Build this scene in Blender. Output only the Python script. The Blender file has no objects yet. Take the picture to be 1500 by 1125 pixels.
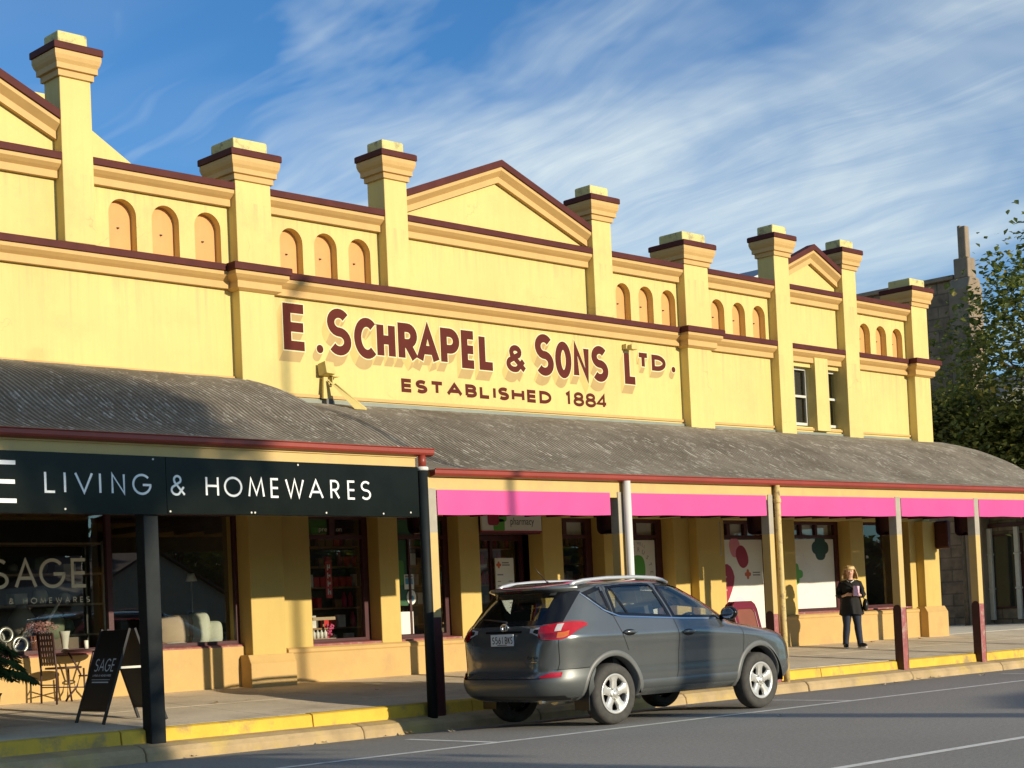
import bpy, bmesh, math, random
import numpy as np
from mathutils import Vector, Matrix
R = math.radians; PI = math.pi
sc = bpy.context.scene; COL = sc.collection
WM = {}
rnd = random.Random(7)

# ------------------------------------------------------------------ mesh builder
class MB:
    def __init__(s): s.v = []; s.f = []; s.m = []; s.sm = []
    def add(s, vs, fs, mi=0, smooth=False):
        o = len(s.v); s.v += [tuple(p) for p in vs]
        for f in fs: s.f.append([i + o for i in f]); s.m.append(mi); s.sm.append(smooth)
        return s
    def box(s, x0, x1, y0, y1, z0, z1, mi=0):
        return s.add([(x0,y0,z0),(x1,y0,z0),(x1,y1,z0),(x0,y1,z0),(x0,y0,z1),(x1,y0,z1),(x1,y1,z1),(x0,y1,z1)],
                     [(3,2,1,0),(4,5,6,7),(0,1,5,4),(1,2,6,5),(2,3,7,6),(3,0,4,7)], mi)
    def quad(s, a, b, c, d, mi=0): return s.add([a,b,c,d], [(0,1,2,3)], mi)
    def prism(s, poly, a0, a1, axis='x', mi=0, smooth=False):
        def P(u, v, a): return (a,u,v) if axis == 'x' else ((u,a,v) if axis == 'y' else (u,v,a))
        n = len(poly); vs = [P(u,v,a0) for u,v in poly] + [P(u,v,a1) for u,v in poly]
        s.add(vs, [tuple(range(n))[::-1], tuple(range(n, 2*n))], mi)
        s.add(vs, [(i,(i+1)%n,n+(i+1)%n,n+i) for i in range(n)], mi, smooth)
        return s
    def tube(s, pts, r, seg=8, mi=0, caps=True, smooth=True):
        pts = [Vector(p) for p in pts]; n = len(pts); rs = r if isinstance(r,(list,tuple)) else [r]*n
        vs = []; up = None
        for i,p in enumerate(pts):
            d = (pts[min(i+1,n-1)] - pts[max(i-1,0)]).normalized()
            if up is None: up = Vector((0,0,1)) if abs(d.z) < .9 else Vector((1,0,0))
            a = d.cross(up)
            if a.length < 1e-5: a = d.cross(Vector((0,1,0)))
            a.normalize(); b = d.cross(a).normalized(); up = -b if False else up
            for k in range(seg):
                t = 2*PI*k/seg; vs.append(p + (a*math.cos(t) + b*math.sin(t))*rs[i])
        fs = [(i*seg+k, i*seg+(k+1)%seg, (i+1)*seg+(k+1)%seg, (i+1)*seg+k) for i in range(n-1) for k in range(seg)]
        s.add(vs, fs, mi, smooth)
        if caps: s.add(vs, [tuple(range(seg))[::-1], tuple(range((n-1)*seg, n*seg))], mi)
        return s
    def lathe(s, prof, c=(0,0,0), seg=24, mi=0, axis='z', closed=False, smooth=True, caps=True):
        vs = []
        for r,h in prof:
            for k in range(seg):
                t = 2*PI*k/seg; u,v = r*math.cos(t), r*math.sin(t)
                p = (u,v,h) if axis == 'z' else ((u,h,v) if axis == 'y' else (h,u,v))
                vs.append((p[0]+c[0],p[1]+c[1],p[2]+c[2]))
        n = len(prof); rg = range(n if closed else n-1)
        s.add(vs, [(i*seg+k, i*seg+(k+1)%seg, ((i+1)%n)*seg+(k+1)%seg, ((i+1)%n)*seg+k) for i in rg for k in range(seg)], mi, smooth)
        if not closed and caps:
            if prof[0][0] > 1e-4: s.add(vs, [tuple(range(seg))], mi)
            if prof[-1][0] > 1e-4: s.add(vs, [tuple(range((n-1)*seg, n*seg))], mi)
        return s
    def ringloft(s, x0, x1, y0, y1, prof, mi=0):      # rectangular plan, outward offset per height
        vs = []
        for o,z in prof: vs += [(x0-o,y0-o,z),(x1+o,y0-o,z),(x1+o,y1+o,z),(x0-o,y1+o,z)]
        n = len(prof)
        s.add(vs, [(i*4+k, i*4+(k+1)%4, (i+1)*4+(k+1)%4, (i+1)*4+k) for i in range(n-1) for k in range(4)] + [(3,2,1,0), tuple(range((n-1)*4, n*4))], mi)
        return s
    def grid(s, rows, mi=0, smooth=True, closed=False, keep=None):
        n = len(rows[0]); vs = [p for r in rows for p in r]; fs = []
        for i in range(len(rows)-1):
            for k in range(n if closed else n-1):
                f = (i*n+k, i*n+(k+1)%n, (i+1)*n+(k+1)%n, (i+1)*n+k)
                if keep:
                    c = [sum(vs[q][a] for q in f)/4 for a in range(3)]
                    if not keep(*c): continue
                fs.append(f)
        return s.add(vs, fs, mi, smooth)
    def blob(s, c, r, mi=0, seg=12, rings=8, jit=0, sd=0):
        rr = random.Random(sd); rows = []
        rx,ry,rz = r if isinstance(r,(tuple,list)) else (r,r,r)
        for i in range(rings+1):
            ph = PI*i/rings; row = []
            for k in range(seg):
                t = 2*PI*k/seg; j = 1 + jit*(rr.random()-.5)
                row.append((c[0]+rx*j*math.sin(ph)*math.cos(t), c[1]+ry*j*math.sin(ph)*math.sin(t), c[2]+rz*j*math.cos(ph)))
            rows.append(row)
        return s.grid(rows, mi, True, True)
    def xf(s, M, start=0):
        for i in range(start, len(s.v)): s.v[i] = tuple(M @ Vector(s.v[i]))
        return s
    def build(s, name, mats, parent=None, bevel=0, local=False, recalc=True, segs=2):
        me = bpy.data.meshes.new(name); me.from_pydata(s.v, [], s.f)
        mats = mats if isinstance(mats,(list,tuple)) else [mats]
        for m in mats: me.materials.append(m)
        for p,mi,sm in zip(me.polygons, s.m, s.sm): p.material_index = mi; p.use_smooth = sm
        if recalc:
            bm = bmesh.new(); bm.from_mesh(me); bmesh.ops.remove_doubles(bm, verts=bm.verts, dist=1e-5)
            bmesh.ops.recalc_face_normals(bm, faces=bm.faces); bm.to_mesh(me); bm.free()
        me.update()
        o = bpy.data.objects.new(name, me); COL.objects.link(o)
        if bevel:
            b = o.modifiers.new('bevel','BEVEL'); b.width = bevel; b.segments = segs; b.limit_method = 'ANGLE'; b.angle_limit = R(40)
        setparent(o, parent, local); return o

def setparent(o, parent, local=False):
    if parent is None: WM[o] = Matrix.Identity(4); return
    o.parent = parent; W = WM[parent]
    if local: WM[o] = W
    else: o.matrix_parent_inverse = W.inverted(); WM[o] = Matrix.Identity(4)
def tag(o, label=None, cat=None, group=None, kind=None):
    if label: o['label'] = label
    if cat: o['category'] = cat
    if group: o['group'] = group
    if kind: o['kind'] = kind
    return o
def thing(name, label, cat, loc=(0,0,0), rz=0, group=None):
    o = bpy.data.objects.new(name, None); COL.objects.link(o); o.empty_display_size = .2
    o.location = loc; o.rotation_euler = (0,0,rz)
    WM[o] = Matrix.Translation(loc) @ Matrix.Rotation(rz,4,'Z')
    return tag(o, label, cat, group)
def dup(root, loc, rz=0, label=None, group=None):
    def cp(o, par):
        c = o.copy(); COL.objects.link(c); c.parent = par
        for ch in list(o.children): cp(ch, c)
        return c
    r = root.copy(); COL.objects.link(r)
    for ch in list(root.children): cp(ch, r)
    r.location = loc; r.rotation_euler = (0,0,rz)
    if label: r['label'] = label
    if group: r['group'] = group
    return r

# ------------------------------------------------------------------ materials
def nd(nt, t, **kw):
    n = nt.nodes.new(t)
    for k,v in kw.items(): setattr(n, k, v)
    return n
def noise(nt, vec, scale, detail=4, rough=.6):
    n = nd(nt,'ShaderNodeTexNoise'); n.inputs['Scale'].default_value = scale; n.inputs['Detail'].default_value = detail; n.inputs['Roughness'].default_value = rough
    nt.links.new(vec, n.inputs['Vector']); return n.outputs['Fac']
def ramp(nt, fac, a, b, ca=(0,0,0,1), cb=(1,1,1,1)):
    r = nd(nt,'ShaderNodeValToRGB'); r.color_ramp.elements[0].position = a; r.color_ramp.elements[1].position = b
    r.color_ramp.elements[0].color = ca; r.color_ramp.elements[1].color = cb
    nt.links.new(fac, r.inputs['Fac']); return r.outputs['Color']
def mix(nt, fac, a, b, mode='MIX'):
    m = nd(nt,'ShaderNodeMix', data_type='RGBA', blend_type=mode)
    for sk,val in (('Factor',fac),('A',a),('B',b)):
        i = [q for q in m.inputs if q.name == sk and (q.type == 'RGBA' if sk != 'Factor' else q.type == 'VALUE')][0]
        if isinstance(val,(int,float)): i.default_value = val
        elif isinstance(val,(tuple,list)): i.default_value = (*val[:3],1)
        else: nt.links.new(val, i)
    return [q for q in m.outputs if q.type == 'RGBA'][0]
def mapping(nt, scale=(1,1,1), rot=(0,0,0), coord='Object'):
    tc = nd(nt,'ShaderNodeTexCoord'); mp = nd(nt,'ShaderNodeMapping')
    mp.inputs['Scale'].default_value = scale; mp.inputs['Rotation'].default_value = rot
    nt.links.new(tc.outputs[coord], mp.inputs['Vector']); return mp.outputs['Vector']
MATS = {}
def mat(name, col, rough=.6, var=.12, scale=2.5, metal=0, bump=0, bscale=40, spec=.5, streak=0, stain=None, stain_amt=0, stain_scale=1.5, fleck=None, fleck_scale=60, coat=0, emit=None, sub=0):
    m = bpy.data.materials.new(name); m.use_nodes = True; nt = m.node_tree; b = nt.nodes['Principled BSDF']
    v = mapping(nt)
    c = col
    d = tuple(max(0,x*(1-var)) for x in col); l = tuple(min(1,x*(1+var)) for x in col)
    if var: c = mix(nt, ramp(nt, noise(nt, v, scale, 6), .3, .7), d, l)
    if streak:
        v2 = mapping(nt, (6,6,.35)); c = mix(nt, ramp(nt, noise(nt, v2, 1.6, 5, .7), .45, .75, (0,0,0,1), (streak,streak,streak,1)), c, tuple(x*.62 for x in col))
    if stain:
        c = mix(nt, ramp(nt, noise(nt, v, stain_scale, 8, .7), .52, .66, (0,0,0,1), (stain_amt,)*3+(1,)), c, stain)
    if fleck:
        c = mix(nt, ramp(nt, noise(nt, v, fleck_scale, 2), .58, .7), c, fleck)
    if isinstance(c, tuple): b.inputs['Base Color'].default_value = (*c,1)
    else: nt.links.new(c, b.inputs['Base Color'])
    b.inputs['Roughness'].default_value = rough; b.inputs['Metallic'].default_value = metal
    b.inputs['Specular IOR Level'].default_value = spec
    if coat: b.inputs['Coat Weight'].default_value = coat; b.inputs['Coat Roughness'].default_value = .03
    if sub: b.inputs['Subsurface Weight'].default_value = sub
    if bump:
        bp = nd(nt,'ShaderNodeBump'); bp.inputs['Strength'].default_value = bump; bp.inputs['Distance'].default_value = .02
        nt.links.new(noise(nt, v, bscale, 6, .65), bp.inputs['Height']); nt.links.new(bp.outputs['Normal'], b.inputs['Normal'])
    if emit: b.inputs['Emission Color'].default_value = (*col,1); b.inputs['Emission Strength'].default_value = emit
    MATS[name] = m; return m
def glassmat(name, tint=(.9,.93,.92), refl=1.0, rough=.0, ior=1.5, k=2.0):
    m = bpy.data.materials.new(name); m.use_nodes = True; nt = m.node_tree; nt.nodes.clear()
    out = nd(nt,'ShaderNodeOutputMaterial'); tr = nd(nt,'ShaderNodeBsdfTransparent'); gl = nd(nt,'ShaderNodeBsdfGlossy'); mx = nd(nt,'ShaderNodeMixShader')
    tr.inputs['Color'].default_value = (*tint,1); gl.inputs['Roughness'].default_value = rough; gl.inputs['Color'].default_value = (*(refl if isinstance(refl,tuple) else (refl,)*3),1)
    lw = nd(nt,'ShaderNodeLayerWeight'); lw.inputs['Blend'].default_value = .5
    pw = nd(nt,'ShaderNodeMath', operation='POWER'); pw.inputs[1].default_value = 5; nt.links.new(lw.outputs['Facing'], pw.inputs[0])
    ml = nd(nt,'ShaderNodeMath', operation='MULTIPLY_ADD'); ml.inputs[1].default_value = .93; ml.inputs[2].default_value = .045*k; ml.use_clamp = True
    nt.links.new(pw.outputs[0], ml.inputs[0]); nt.links.new(ml.outputs[0], mx.inputs[0])
    nt.links.new(tr.outputs[0], mx.inputs[1]); nt.links.new(gl.outputs[0], mx.inputs[2]); nt.links.new(mx.outputs[0], out.inputs['Surface'])
    MATS[name] = m; return m

YEL = mat('yellow_wall_paint', (.67,.522,.185), .7, .06, .7, bump=.15, bscale=18, streak=.20, stain=(.52,.42,.155), stain_amt=.5, stain_scale=.75)
def weather(m):      # rain streaks running down from the mouldings, fine render cracks
    nt = m.node_tree; b = nt.nodes['Principled BSDF']; lk = b.inputs['Base Color'].links[0]; src = lk.from_socket
    tc = nd(nt,'ShaderNodeTexCoord'); sp = nd(nt,'ShaderNodeSeparateXYZ'); nt.links.new(tc.outputs['Object'], sp.inputs[0])
    ms = []
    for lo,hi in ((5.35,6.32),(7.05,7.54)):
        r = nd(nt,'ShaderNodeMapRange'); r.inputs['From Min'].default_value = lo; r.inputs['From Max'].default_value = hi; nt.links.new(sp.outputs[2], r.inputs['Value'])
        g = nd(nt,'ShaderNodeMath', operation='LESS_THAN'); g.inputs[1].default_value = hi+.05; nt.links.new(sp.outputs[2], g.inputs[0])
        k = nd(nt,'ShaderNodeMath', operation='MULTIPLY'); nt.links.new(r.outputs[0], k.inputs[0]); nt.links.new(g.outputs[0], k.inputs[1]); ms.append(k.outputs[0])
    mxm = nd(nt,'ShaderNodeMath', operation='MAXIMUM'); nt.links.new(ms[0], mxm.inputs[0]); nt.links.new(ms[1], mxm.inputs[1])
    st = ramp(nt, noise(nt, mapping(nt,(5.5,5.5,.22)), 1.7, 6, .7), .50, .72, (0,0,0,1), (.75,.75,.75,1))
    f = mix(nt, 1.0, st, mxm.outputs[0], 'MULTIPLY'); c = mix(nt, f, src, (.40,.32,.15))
    vo = nd(nt,'ShaderNodeTexVoronoi', feature='DISTANCE_TO_EDGE'); vo.inputs['Scale'].default_value = .55
    nz = nd(nt,'ShaderNodeTexNoise'); nz.inputs['Scale'].default_value = 2.2; nz.inputs['Detail'].default_value = 6; nt.links.new(tc.outputs['Object'], nz.inputs['Vector'])
    ad = nd(nt,'ShaderNodeVectorMath', operation='ADD'); sc_ = nd(nt,'ShaderNodeVectorMath', operation='SCALE'); sc_.inputs['Scale'].default_value = .6
    nt.links.new(nz.outputs['Color'], sc_.inputs[0]); nt.links.new(tc.outputs['Object'], ad.inputs[0]); nt.links.new(sc_.outputs[0], ad.inputs[1]); nt.links.new(ad.outputs[0], vo.inputs['Vector'])
    cr = ramp(nt, vo.outputs['Distance'], .0015, .004, (.5,.5,.5,1), (0,0,0,1)); ar = ramp(nt, noise(nt, mapping(nt), .8, 3), .55, .62)
    c = mix(nt, mix(nt, 1.0, cr, ar, 'MULTIPLY'), c, (.34,.26,.11)); nt.links.new(c, b.inputs['Base Color'])
weather(YEL)
YEL2 = mat('worn_yellow_paint', (.62,.54,.22), .75, .06, 2, bump=.3, bscale=25, stain=(.20,.16,.10), stain_amt=.85, stain_scale=5.5)
ORG = mat('apricot_trim_paint', (.575,.36,.128), .65, .05, 3, bump=.08, bscale=30, streak=.12)
NICHE = mat('orange_niche_paint', (.67,.325,.105), .65, .06, 3, bump=.08, bscale=30, streak=.15)
ORGD = mat('ochre_cove_paint', (.62,.40,.115), .7, .06, 3)
PIER = mat('ochre_pier_paint', (.57,.41,.12), .7, .05, 2, bump=.1, bscale=20, streak=.15)
DADO = mat('apricot_dado_paint', (.55,.36,.13), .7, .06, 2, bump=.15, bscale=18, stain=(.42,.26,.12), stain_amt=.45, stain_scale=1.6)
BRN = mat('maroon_coping_paint', (.088,.023,.019), .65, spec=.15, var=.15, scale=4, bump=.1, bscale=30)
#BRN = mat('maroon_coping_paint', (.115,.030,.022), .55, .15, 4, bump=.1, bscale=30, fleck=(.16,.055,.045), fleck_scale=14)
MRN = mat('dark_maroon_timber', (.055,.010,.012), .5, .2, 6, bump=.1)
MRN2 = mat('faded_maroon_paint', (.30,.09,.085), .6, .2, 9, bump=.15, stain=(.45,.33,.27), stain_amt=.7, stain_scale=7)
GUT = mat('brick_red_gutter', (.27,.042,.025), .42, .1, 3)
CRM = mat('cream_timber_paint', (.58,.41,.15), .6, .05, 3, bump=.1, stain=(.5,.35,.16), stain_amt=.5, stain_scale=4)
OFFW = mat('off_white_post_paint', (.38,.34,.265), .6, .1, 6, stain=(.35,.30,.24), stain_amt=.6, stain_scale=8)
PEEL = mat('peeling_cream_paint', (.60,.45,.17), .65, .1, 7, bump=.4, stain=(.20,.12,.08), stain_amt=.95, stain_scale=9)
PINK = mat('pink_banner_vinyl', (.70,.075,.27), .45, .07, 1.1)
BLKP = mat('black_post_paint', (.013,.017,.018), .6, .2, 5, bump=.1, spec=.2)
FLASH = mat('grey_green_flashing', (.24,.26,.21), .5, .12, 3)
WHT = mat('white_paint', (.66,.65,.60), .5, .04, 3)
PIPE = mat('white_downpipe_paint', (.62,.60,.52), .45, .1, 5)
GREY = mat('weathered_grey_cover', (.12,.12,.11), .6, .15, 5)
SIGNB = mat('gloss_black_sign', (.008,.010,.008), .16, .2, 3, spec=.13)
LETW = mat('white_lettering', (.80,.82,.80), .5, 0)
LETR = mat('maroon_lettering', (.105,.022,.015), .7, .1, 5, spec=.1)
LETS = mat('tan_letter_shade', (.43,.29,.105), .65, .06, 6)
LETL = mat('apricot_letter_shade', (.60,.41,.125), .65, .05, 6)
LETO = mat('pale_letter_outline', (.68,.62,.34), .65, .03, 6)
BLK = mat('black_plastic', (.012,.012,.013), .35, .1, 9)
RUB = mat('tyre_rubber', (.055,.052,.047), .85, .25, 12, bump=.3, bscale=60)
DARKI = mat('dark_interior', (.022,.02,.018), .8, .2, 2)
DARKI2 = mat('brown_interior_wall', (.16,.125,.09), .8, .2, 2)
GLASS = glassmat('shop_glass', (.86,.88,.86), k=2.6)
CGLASS = glassmat('car_glass', (.84,.88,.87), (1.0,.96,.84), k=4.5)
CGLASSD = glassmat('car_privacy_glass', (.50,.53,.53), 1.0, k=1.4)
CGLASSM = glassmat('car_rear_side_glass', (.70,.76,.76), (1.0,.96,.84), k=4.5)
SUN_E=5.0; SKY_S=.12; EXPO=.06; SKY_TINT=(.52,.93,1.26); CLOUD_COL=(7.3,8.0,7.7); CLOUD_WARP=.65; CLOUD_ROT=82; CLOUD_OFF=(-.8583,-1.96576,0)
# special materials
def roofmat():
    m = bpy.data.materials.new('weathered_corrugated_iron'); m.use_nodes = True; nt = m.node_tree; b = nt.nodes['Principled BSDF']
    v = mapping(nt); v2 = mapping(nt, (9.0,2.0,2.0)); v3 = mapping(nt, (.5,.3,.3))
    base = mix(nt, ramp(nt, noise(nt, v, .9, 6), .35, .65), (.195,.165,.125), (.315,.275,.215))
    fl = ramp(nt, noise(nt, v2, 2.2, 5, .75), .53, .60)
    ar = ramp(nt, noise(nt, v3, 3.5, 5), .36, .60, (.10,.10,.10,1), (.95,.95,.95,1))
    c = mix(nt, mix(nt, 1.0, fl, ar, 'MULTIPLY'), base, (.56,.515,.43))
    c = mix(nt, ramp(nt, noise(nt, mapping(nt,(1.3,.9,.9)), 3.1, 8, .75), .56, .68, (0,0,0,1), (.55,.55,.55,1)), c, (.085,.075,.062))
    tc = nd(nt,'ShaderNodeTexCoord'); sx = nd(nt,'ShaderNodeSeparateXYZ'); nt.links.new(tc.outputs['Object'], sx.inputs[0])
    k = nd(nt,'ShaderNodeMath', operation='MULTIPLY'); k.inputs[1].default_value = 2*PI/.0762; nt.links.new(sx.outputs[0], k.inputs[0])
    cs = nd(nt,'ShaderNodeMath', operation='COSINE'); nt.links.new(k.outputs[0], cs.inputs[0])
    c = mix(nt, ramp(nt, cs.outputs[0], 0.0, .6, (.62,.62,.62,1), (0,0,0,1)), c, (.050,.042,.034))     # darker along the valleys
    nt.links.new(c, b.inputs['Base Color']); b.inputs['Roughness'].default_value = .75; b.inputs['Specular IOR Level'].default_value = .25
    return m
ROOF = roofmat()
def asphalt():
    m = bpy.data.materials.new('asphalt'); m.use_nodes = True; nt = m.node_tree; b = nt.nodes['Principled BSDF']
    v = mapping(nt)
    c = mix(nt, ramp(nt, noise(nt, v, .35, 5), .3, .7), (.40,.38,.33), (.49,.465,.41))
    c = mix(nt, ramp(nt, noise(nt, v, 130, 3, .8), .38, .62), (.23,.218,.195), c)
    c = mix(nt, ramp(nt, noise(nt, v, 24, 5, .8), .40, .60), mix(nt,1.0,c,(.70,.70,.70),'MULTIPLY'), c)
    c = mix(nt, ramp(nt, noise(nt, v, 95, 2, .7), .62, .70), c, (.46,.44,.40))
    v2 = mapping(nt, (.12,1.2,1)); c = mix(nt, ramp(nt, noise(nt, v2, 1.0, 6), .5, .75, (0,0,0,1), (.45,.45,.45,1)), c, (.30,.283,.248))
    nt.links.new(c, b.inputs['Base Color']); b.inputs['Roughness'].default_value = .82; b.inputs['Specular IOR Level'].default_value = .35
    bp = nd(nt,'ShaderNodeBump'); bp.inputs['Strength'].default_value = .5; bp.inputs['Distance'].default_value = .01
    nt.links.new(noise(nt, v, 110, 4, .8), bp.inputs['Height']); nt.links.new(bp.outputs[0], b.inputs['Normal'])
    return m
ASPH = asphalt()
CONC = mat('footpath_concrete', (.76,.635,.455), .85, .14, 1.2, bump=.25, bscale=45, stain=(.42,.33,.23), stain_amt=.6, stain_scale=1.1, fleck=(.30,.26,.2), fleck_scale=80)
CONC2 = mat('gutter_kerb_concrete', (.44,.32,.165), .9, .2, 3, bump=.5, bscale=40, stain=(.58,.42,.09), stain_amt=.6, stain_scale=1.1)
YKERB = mat('yellow_kerb_paint', (.70,.445,.045), .75, .12, 3, bump=.4, bscale=35, stain=(.30,.22,.10), stain_amt=.9, stain_scale=2.6)
LANEC = mat('lane_concrete', (.80,.72,.58), .85, .1, 1, bump=.2, bscale=30, stain=(.30,.27,.22), stain_amt=.5, stain_scale=.7)
EARTH = mat('bare_ground', (.22,.18,.11), .95, .3, .5)
LINE = mat('road_line_paint', (.78,.76,.69), .7, .1, 5, stain=(.2,.19,.18), stain_amt=.55, stain_scale=6)
def brickmat(name, a, b_, mort, sc_, w=.5, h=.25, stain=True, rot=(0,0,0)):
    m = bpy.data.materials.new(name); m.use_nodes = True; nt = m.node_tree; b = nt.nodes['Principled BSDF']
    tc = nd(nt,'ShaderNodeTexCoord'); sp = nd(nt,'ShaderNodeSeparateXYZ'); cb = nd(nt,'ShaderNodeCombineXYZ')
    nt.links.new(tc.outputs['Object'], sp.inputs[0]); ad = nd(nt,'ShaderNodeMath', operation='ADD')
    nt.links.new(sp.outputs[0], ad.inputs[0]); nt.links.new(sp.outputs[1], ad.inputs[1]); nt.links.new(ad.outputs[0], cb.inputs[0]); nt.links.new(sp.outputs[2], cb.inputs[1])
    br = nd(nt,'ShaderNodeTexBrick'); br.inputs['Scale'].default_value = sc_; br.inputs['Color1'].default_value = (*a,1); br.inputs['Color2'].default_value = (*b_,1); br.inputs['Mortar'].default_value = (*mort,1)
    br.inputs['Mortar Size'].default_value = .022; br.inputs['Brick Width'].default_value = w; br.inputs['Row Height'].default_value = h
    nt.links.new(cb.outputs[0], br.inputs['Vector'])
    c = mix(nt, ramp(nt, noise(nt, tc.outputs['Object'], 3, 6), .3, .7), (.55,.55,.55), (1.25,1.2,1.15)); c = mix(nt, 1.0, br.outputs['Color'], c, 'MULTIPLY')
    nt.links.new(c, b.inputs['Base Color']); b.inputs['Roughness'].default_value = .9
    bp = nd(nt,'ShaderNodeBump'); bp.inputs['Strength'].default_value = .6; bp.inputs['Distance'].default_value = .04
    nt.links.new(br.outputs['Fac'], bp.inputs['Height']); bp.invert = True; nt.links.new(bp.outputs[0], b.inputs['Normal'])
    return m
STONE = brickmat('brown_stone_blocks', (.24,.178,.12), (.295,.222,.155), (.17,.13,.09), 1.0, .75, .36)
STONE2 = brickmat('grey_stone_blocks', (.22,.18,.13), (.29,.245,.18), (.16,.13,.10), 1.0, .62, .32)
BRICK = brickmat('cream_brick', (.50,.36,.18), (.42,.29,.14), (.4,.35,.28), 1.0, .24, .086)
PIERST = mat('pier_render', (.27,.205,.14), .85, .2, 2, bump=.3, streak=.3)

# ------------------------------------------------------------------ setting
def fpz(y): return .278 + .057*(y + 3.9)
g = MB(); g.quad((-400,-400,-.22),(700,-400,-.22),(700,700,-.22),(-400,700,-.22)); tag(g.build('ground', EARTH), kind='structure')
g = MB(); ys = [(-4.24,-.062),(-4.9,-.03),(-5.6,0),(-9,.0),(-14,.0),(-24,-.02)]
rows = [[(x,y,z) for x in range(-60,181,10)] for y,z in ys]
g.grid(rows); tag(g.build('road', ASPH), kind='structure')
# footpath in slabs with open joints
g = MB()
xs = [-12 + 1.83*i for i in range(62)]
for a,b in zip(xs[:-1], xs[1:]):
    for y0,y1 in ((-3.80,-1.96),(-1.952,.6)):
        if b > 33.0 and y1 > .5: y1 = .0
        j = .004
        g.add([(a+j,y0,fpz(y0)-.2),(b-j,y0,fpz(y0)-.2),(b-j,y1,fpz(y1)-.2),(a+j,y1,fpz(y1)-.2),(a+j,y0,fpz(y0)),(b-j,y0,fpz(y0)),(b-j,y1,fpz(y1)),(a+j,y1,fpz(y1))],
              [(4,5,6,7),(0,1,5,4),(1,2,6,5),(2,3,7,6),(3,0,4,7)])
tag(g.build('footpath', CONC, bevel=.006, segs=1), kind='structure')
g = MB()
xk = -14.
while xk < 92:
    L = 2.62; dz = rnd.uniform(-.006,.006); dy = rnd.uniform(-.008,.008)
    g.prism([(-3.795,.05),(-3.795,.281+dz),(-3.90+dy,.279+dz),(-3.94+dy,.262+dz),(-3.965+dy,.05)], xk, xk+L-.012, 'x'); xk += L
tag(g.build('kerb', YKERB, bevel=.008), kind='structure')
g = MB(); xk = -14.7; last = None
while xk < 92:
    L = 3.05; dy = rnd.uniform(-.012,.012)
    g.prism([(-3.93,-.15),(-3.93,.128),(-4.10,.112),(-4.20+dy,.085),(-4.245+dy,.03),(-4.275+dy,-.15)], xk, xk+L-.014, 'x'); xk += L
tag(g.build('gutter_kerb', CONC2, bevel=.02), kind='structure')
g = MB()
for i in range(8):
    for j in range(10):
        x0 = 32.4 + i*1.9; y0 = .01 + j*2.6
        g.box(x0+.006, x0+1.894, y0+.006, y0+2.594, .3, .503)
tag(g.build('lane', LANEC), kind='structure')
g = MB(); g.quad((-60,-7.17,.004),(180,-7.17,.004),(180,-7.06,.004),(-60,-7.06,.004))
for x in (5.6,12.25,18.9,25.5,32.1): g.quad((x-.05,-7.06,.004),(x+.05,-7.06,.004),(x+.05,-5.62,.004),(x-.05,-5.62,.004))
g.quad((10.4,-12.27,.004),(180,-12.27,.004),(180,-12.15,.004),(10.4,-12.15,.004))
tag(g.build('road_markings', LINE), kind='structure')
# far side of the street (seen in the reflections)
g = MB(); g.box(-60,180,-29.5,-24.0,-.2,.12); tag(g.build('far_footpath', CONC), kind='structure')

# ------------------------------------------------------------------ the yellow shop building
BL = thing('shop_building', 'long yellow rendered shop building with chimney-like pilasters, pediments and painted lettering', 'building', (20,0,.5))
def P(mb, name, mats, parent=None, bevel=0, **k): return mb.build(name, mats, parent or BL, bevel, **k)
ZB = 6.64   # top of the band course
m = MB()
m.box(4,14.1,0,.34,3.05,ZB); m.box(14.1,27.0,0,.34,3.05,ZB)
m.box(27.0,27.55,0,.34,3.05,ZB); m.box(29.50,32.66,0,.34,3.05,ZB)
m.box(27.55,29.50,0,.34,3.05,4.98); m.box(27.55,29.50,0,.34,6.22,ZB)
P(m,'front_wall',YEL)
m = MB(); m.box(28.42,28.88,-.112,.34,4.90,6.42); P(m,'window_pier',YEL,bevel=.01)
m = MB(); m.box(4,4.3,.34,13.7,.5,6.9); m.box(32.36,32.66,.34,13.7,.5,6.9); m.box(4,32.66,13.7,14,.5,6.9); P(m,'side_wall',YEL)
m = MB(); m.box(4.3,32.36,.34,13.7,6.5,6.62); P(m,'roof',GREY)
# mouldings
def mould(zt, s=1.0, d=.20):          # (y,z) profiles: coping, lip, cove, fascia
    return ([(0,zt+.012),(-d,zt),(-d,zt-.10*s),(0,zt-.10*s)],
            [(0,zt-.10*s),(-d+.03,zt-.10*s),(-d+.03,zt-.155*s),(0,zt-.155*s)],
            [(0,zt-.155*s),(-d+.03,zt-.155*s),(-d+.075,zt-.20*s),(-d+.12,zt-.235*s),(0,zt-.235*s)],
            [(0,zt-.235*s),(-.08,zt-.235*s),(-.08,zt-.335*s),(0,zt-.335*s)])
def course(x0, x1, zt, s=1.0, d=.20):
    a,b,c,e = mould(zt, s, d)
    k = MB().prism(a, x0, x1); cp = P(k,'coping',BRN,bevel=.006)
    k = MB().prism(b, x0, x1).prism(c, x0, x1, mi=1).prism(e, x0, x1); P(k,'cornice',[ORG,ORG],bevel=.004)
def shadowline(x0,x1,z): pass
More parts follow.
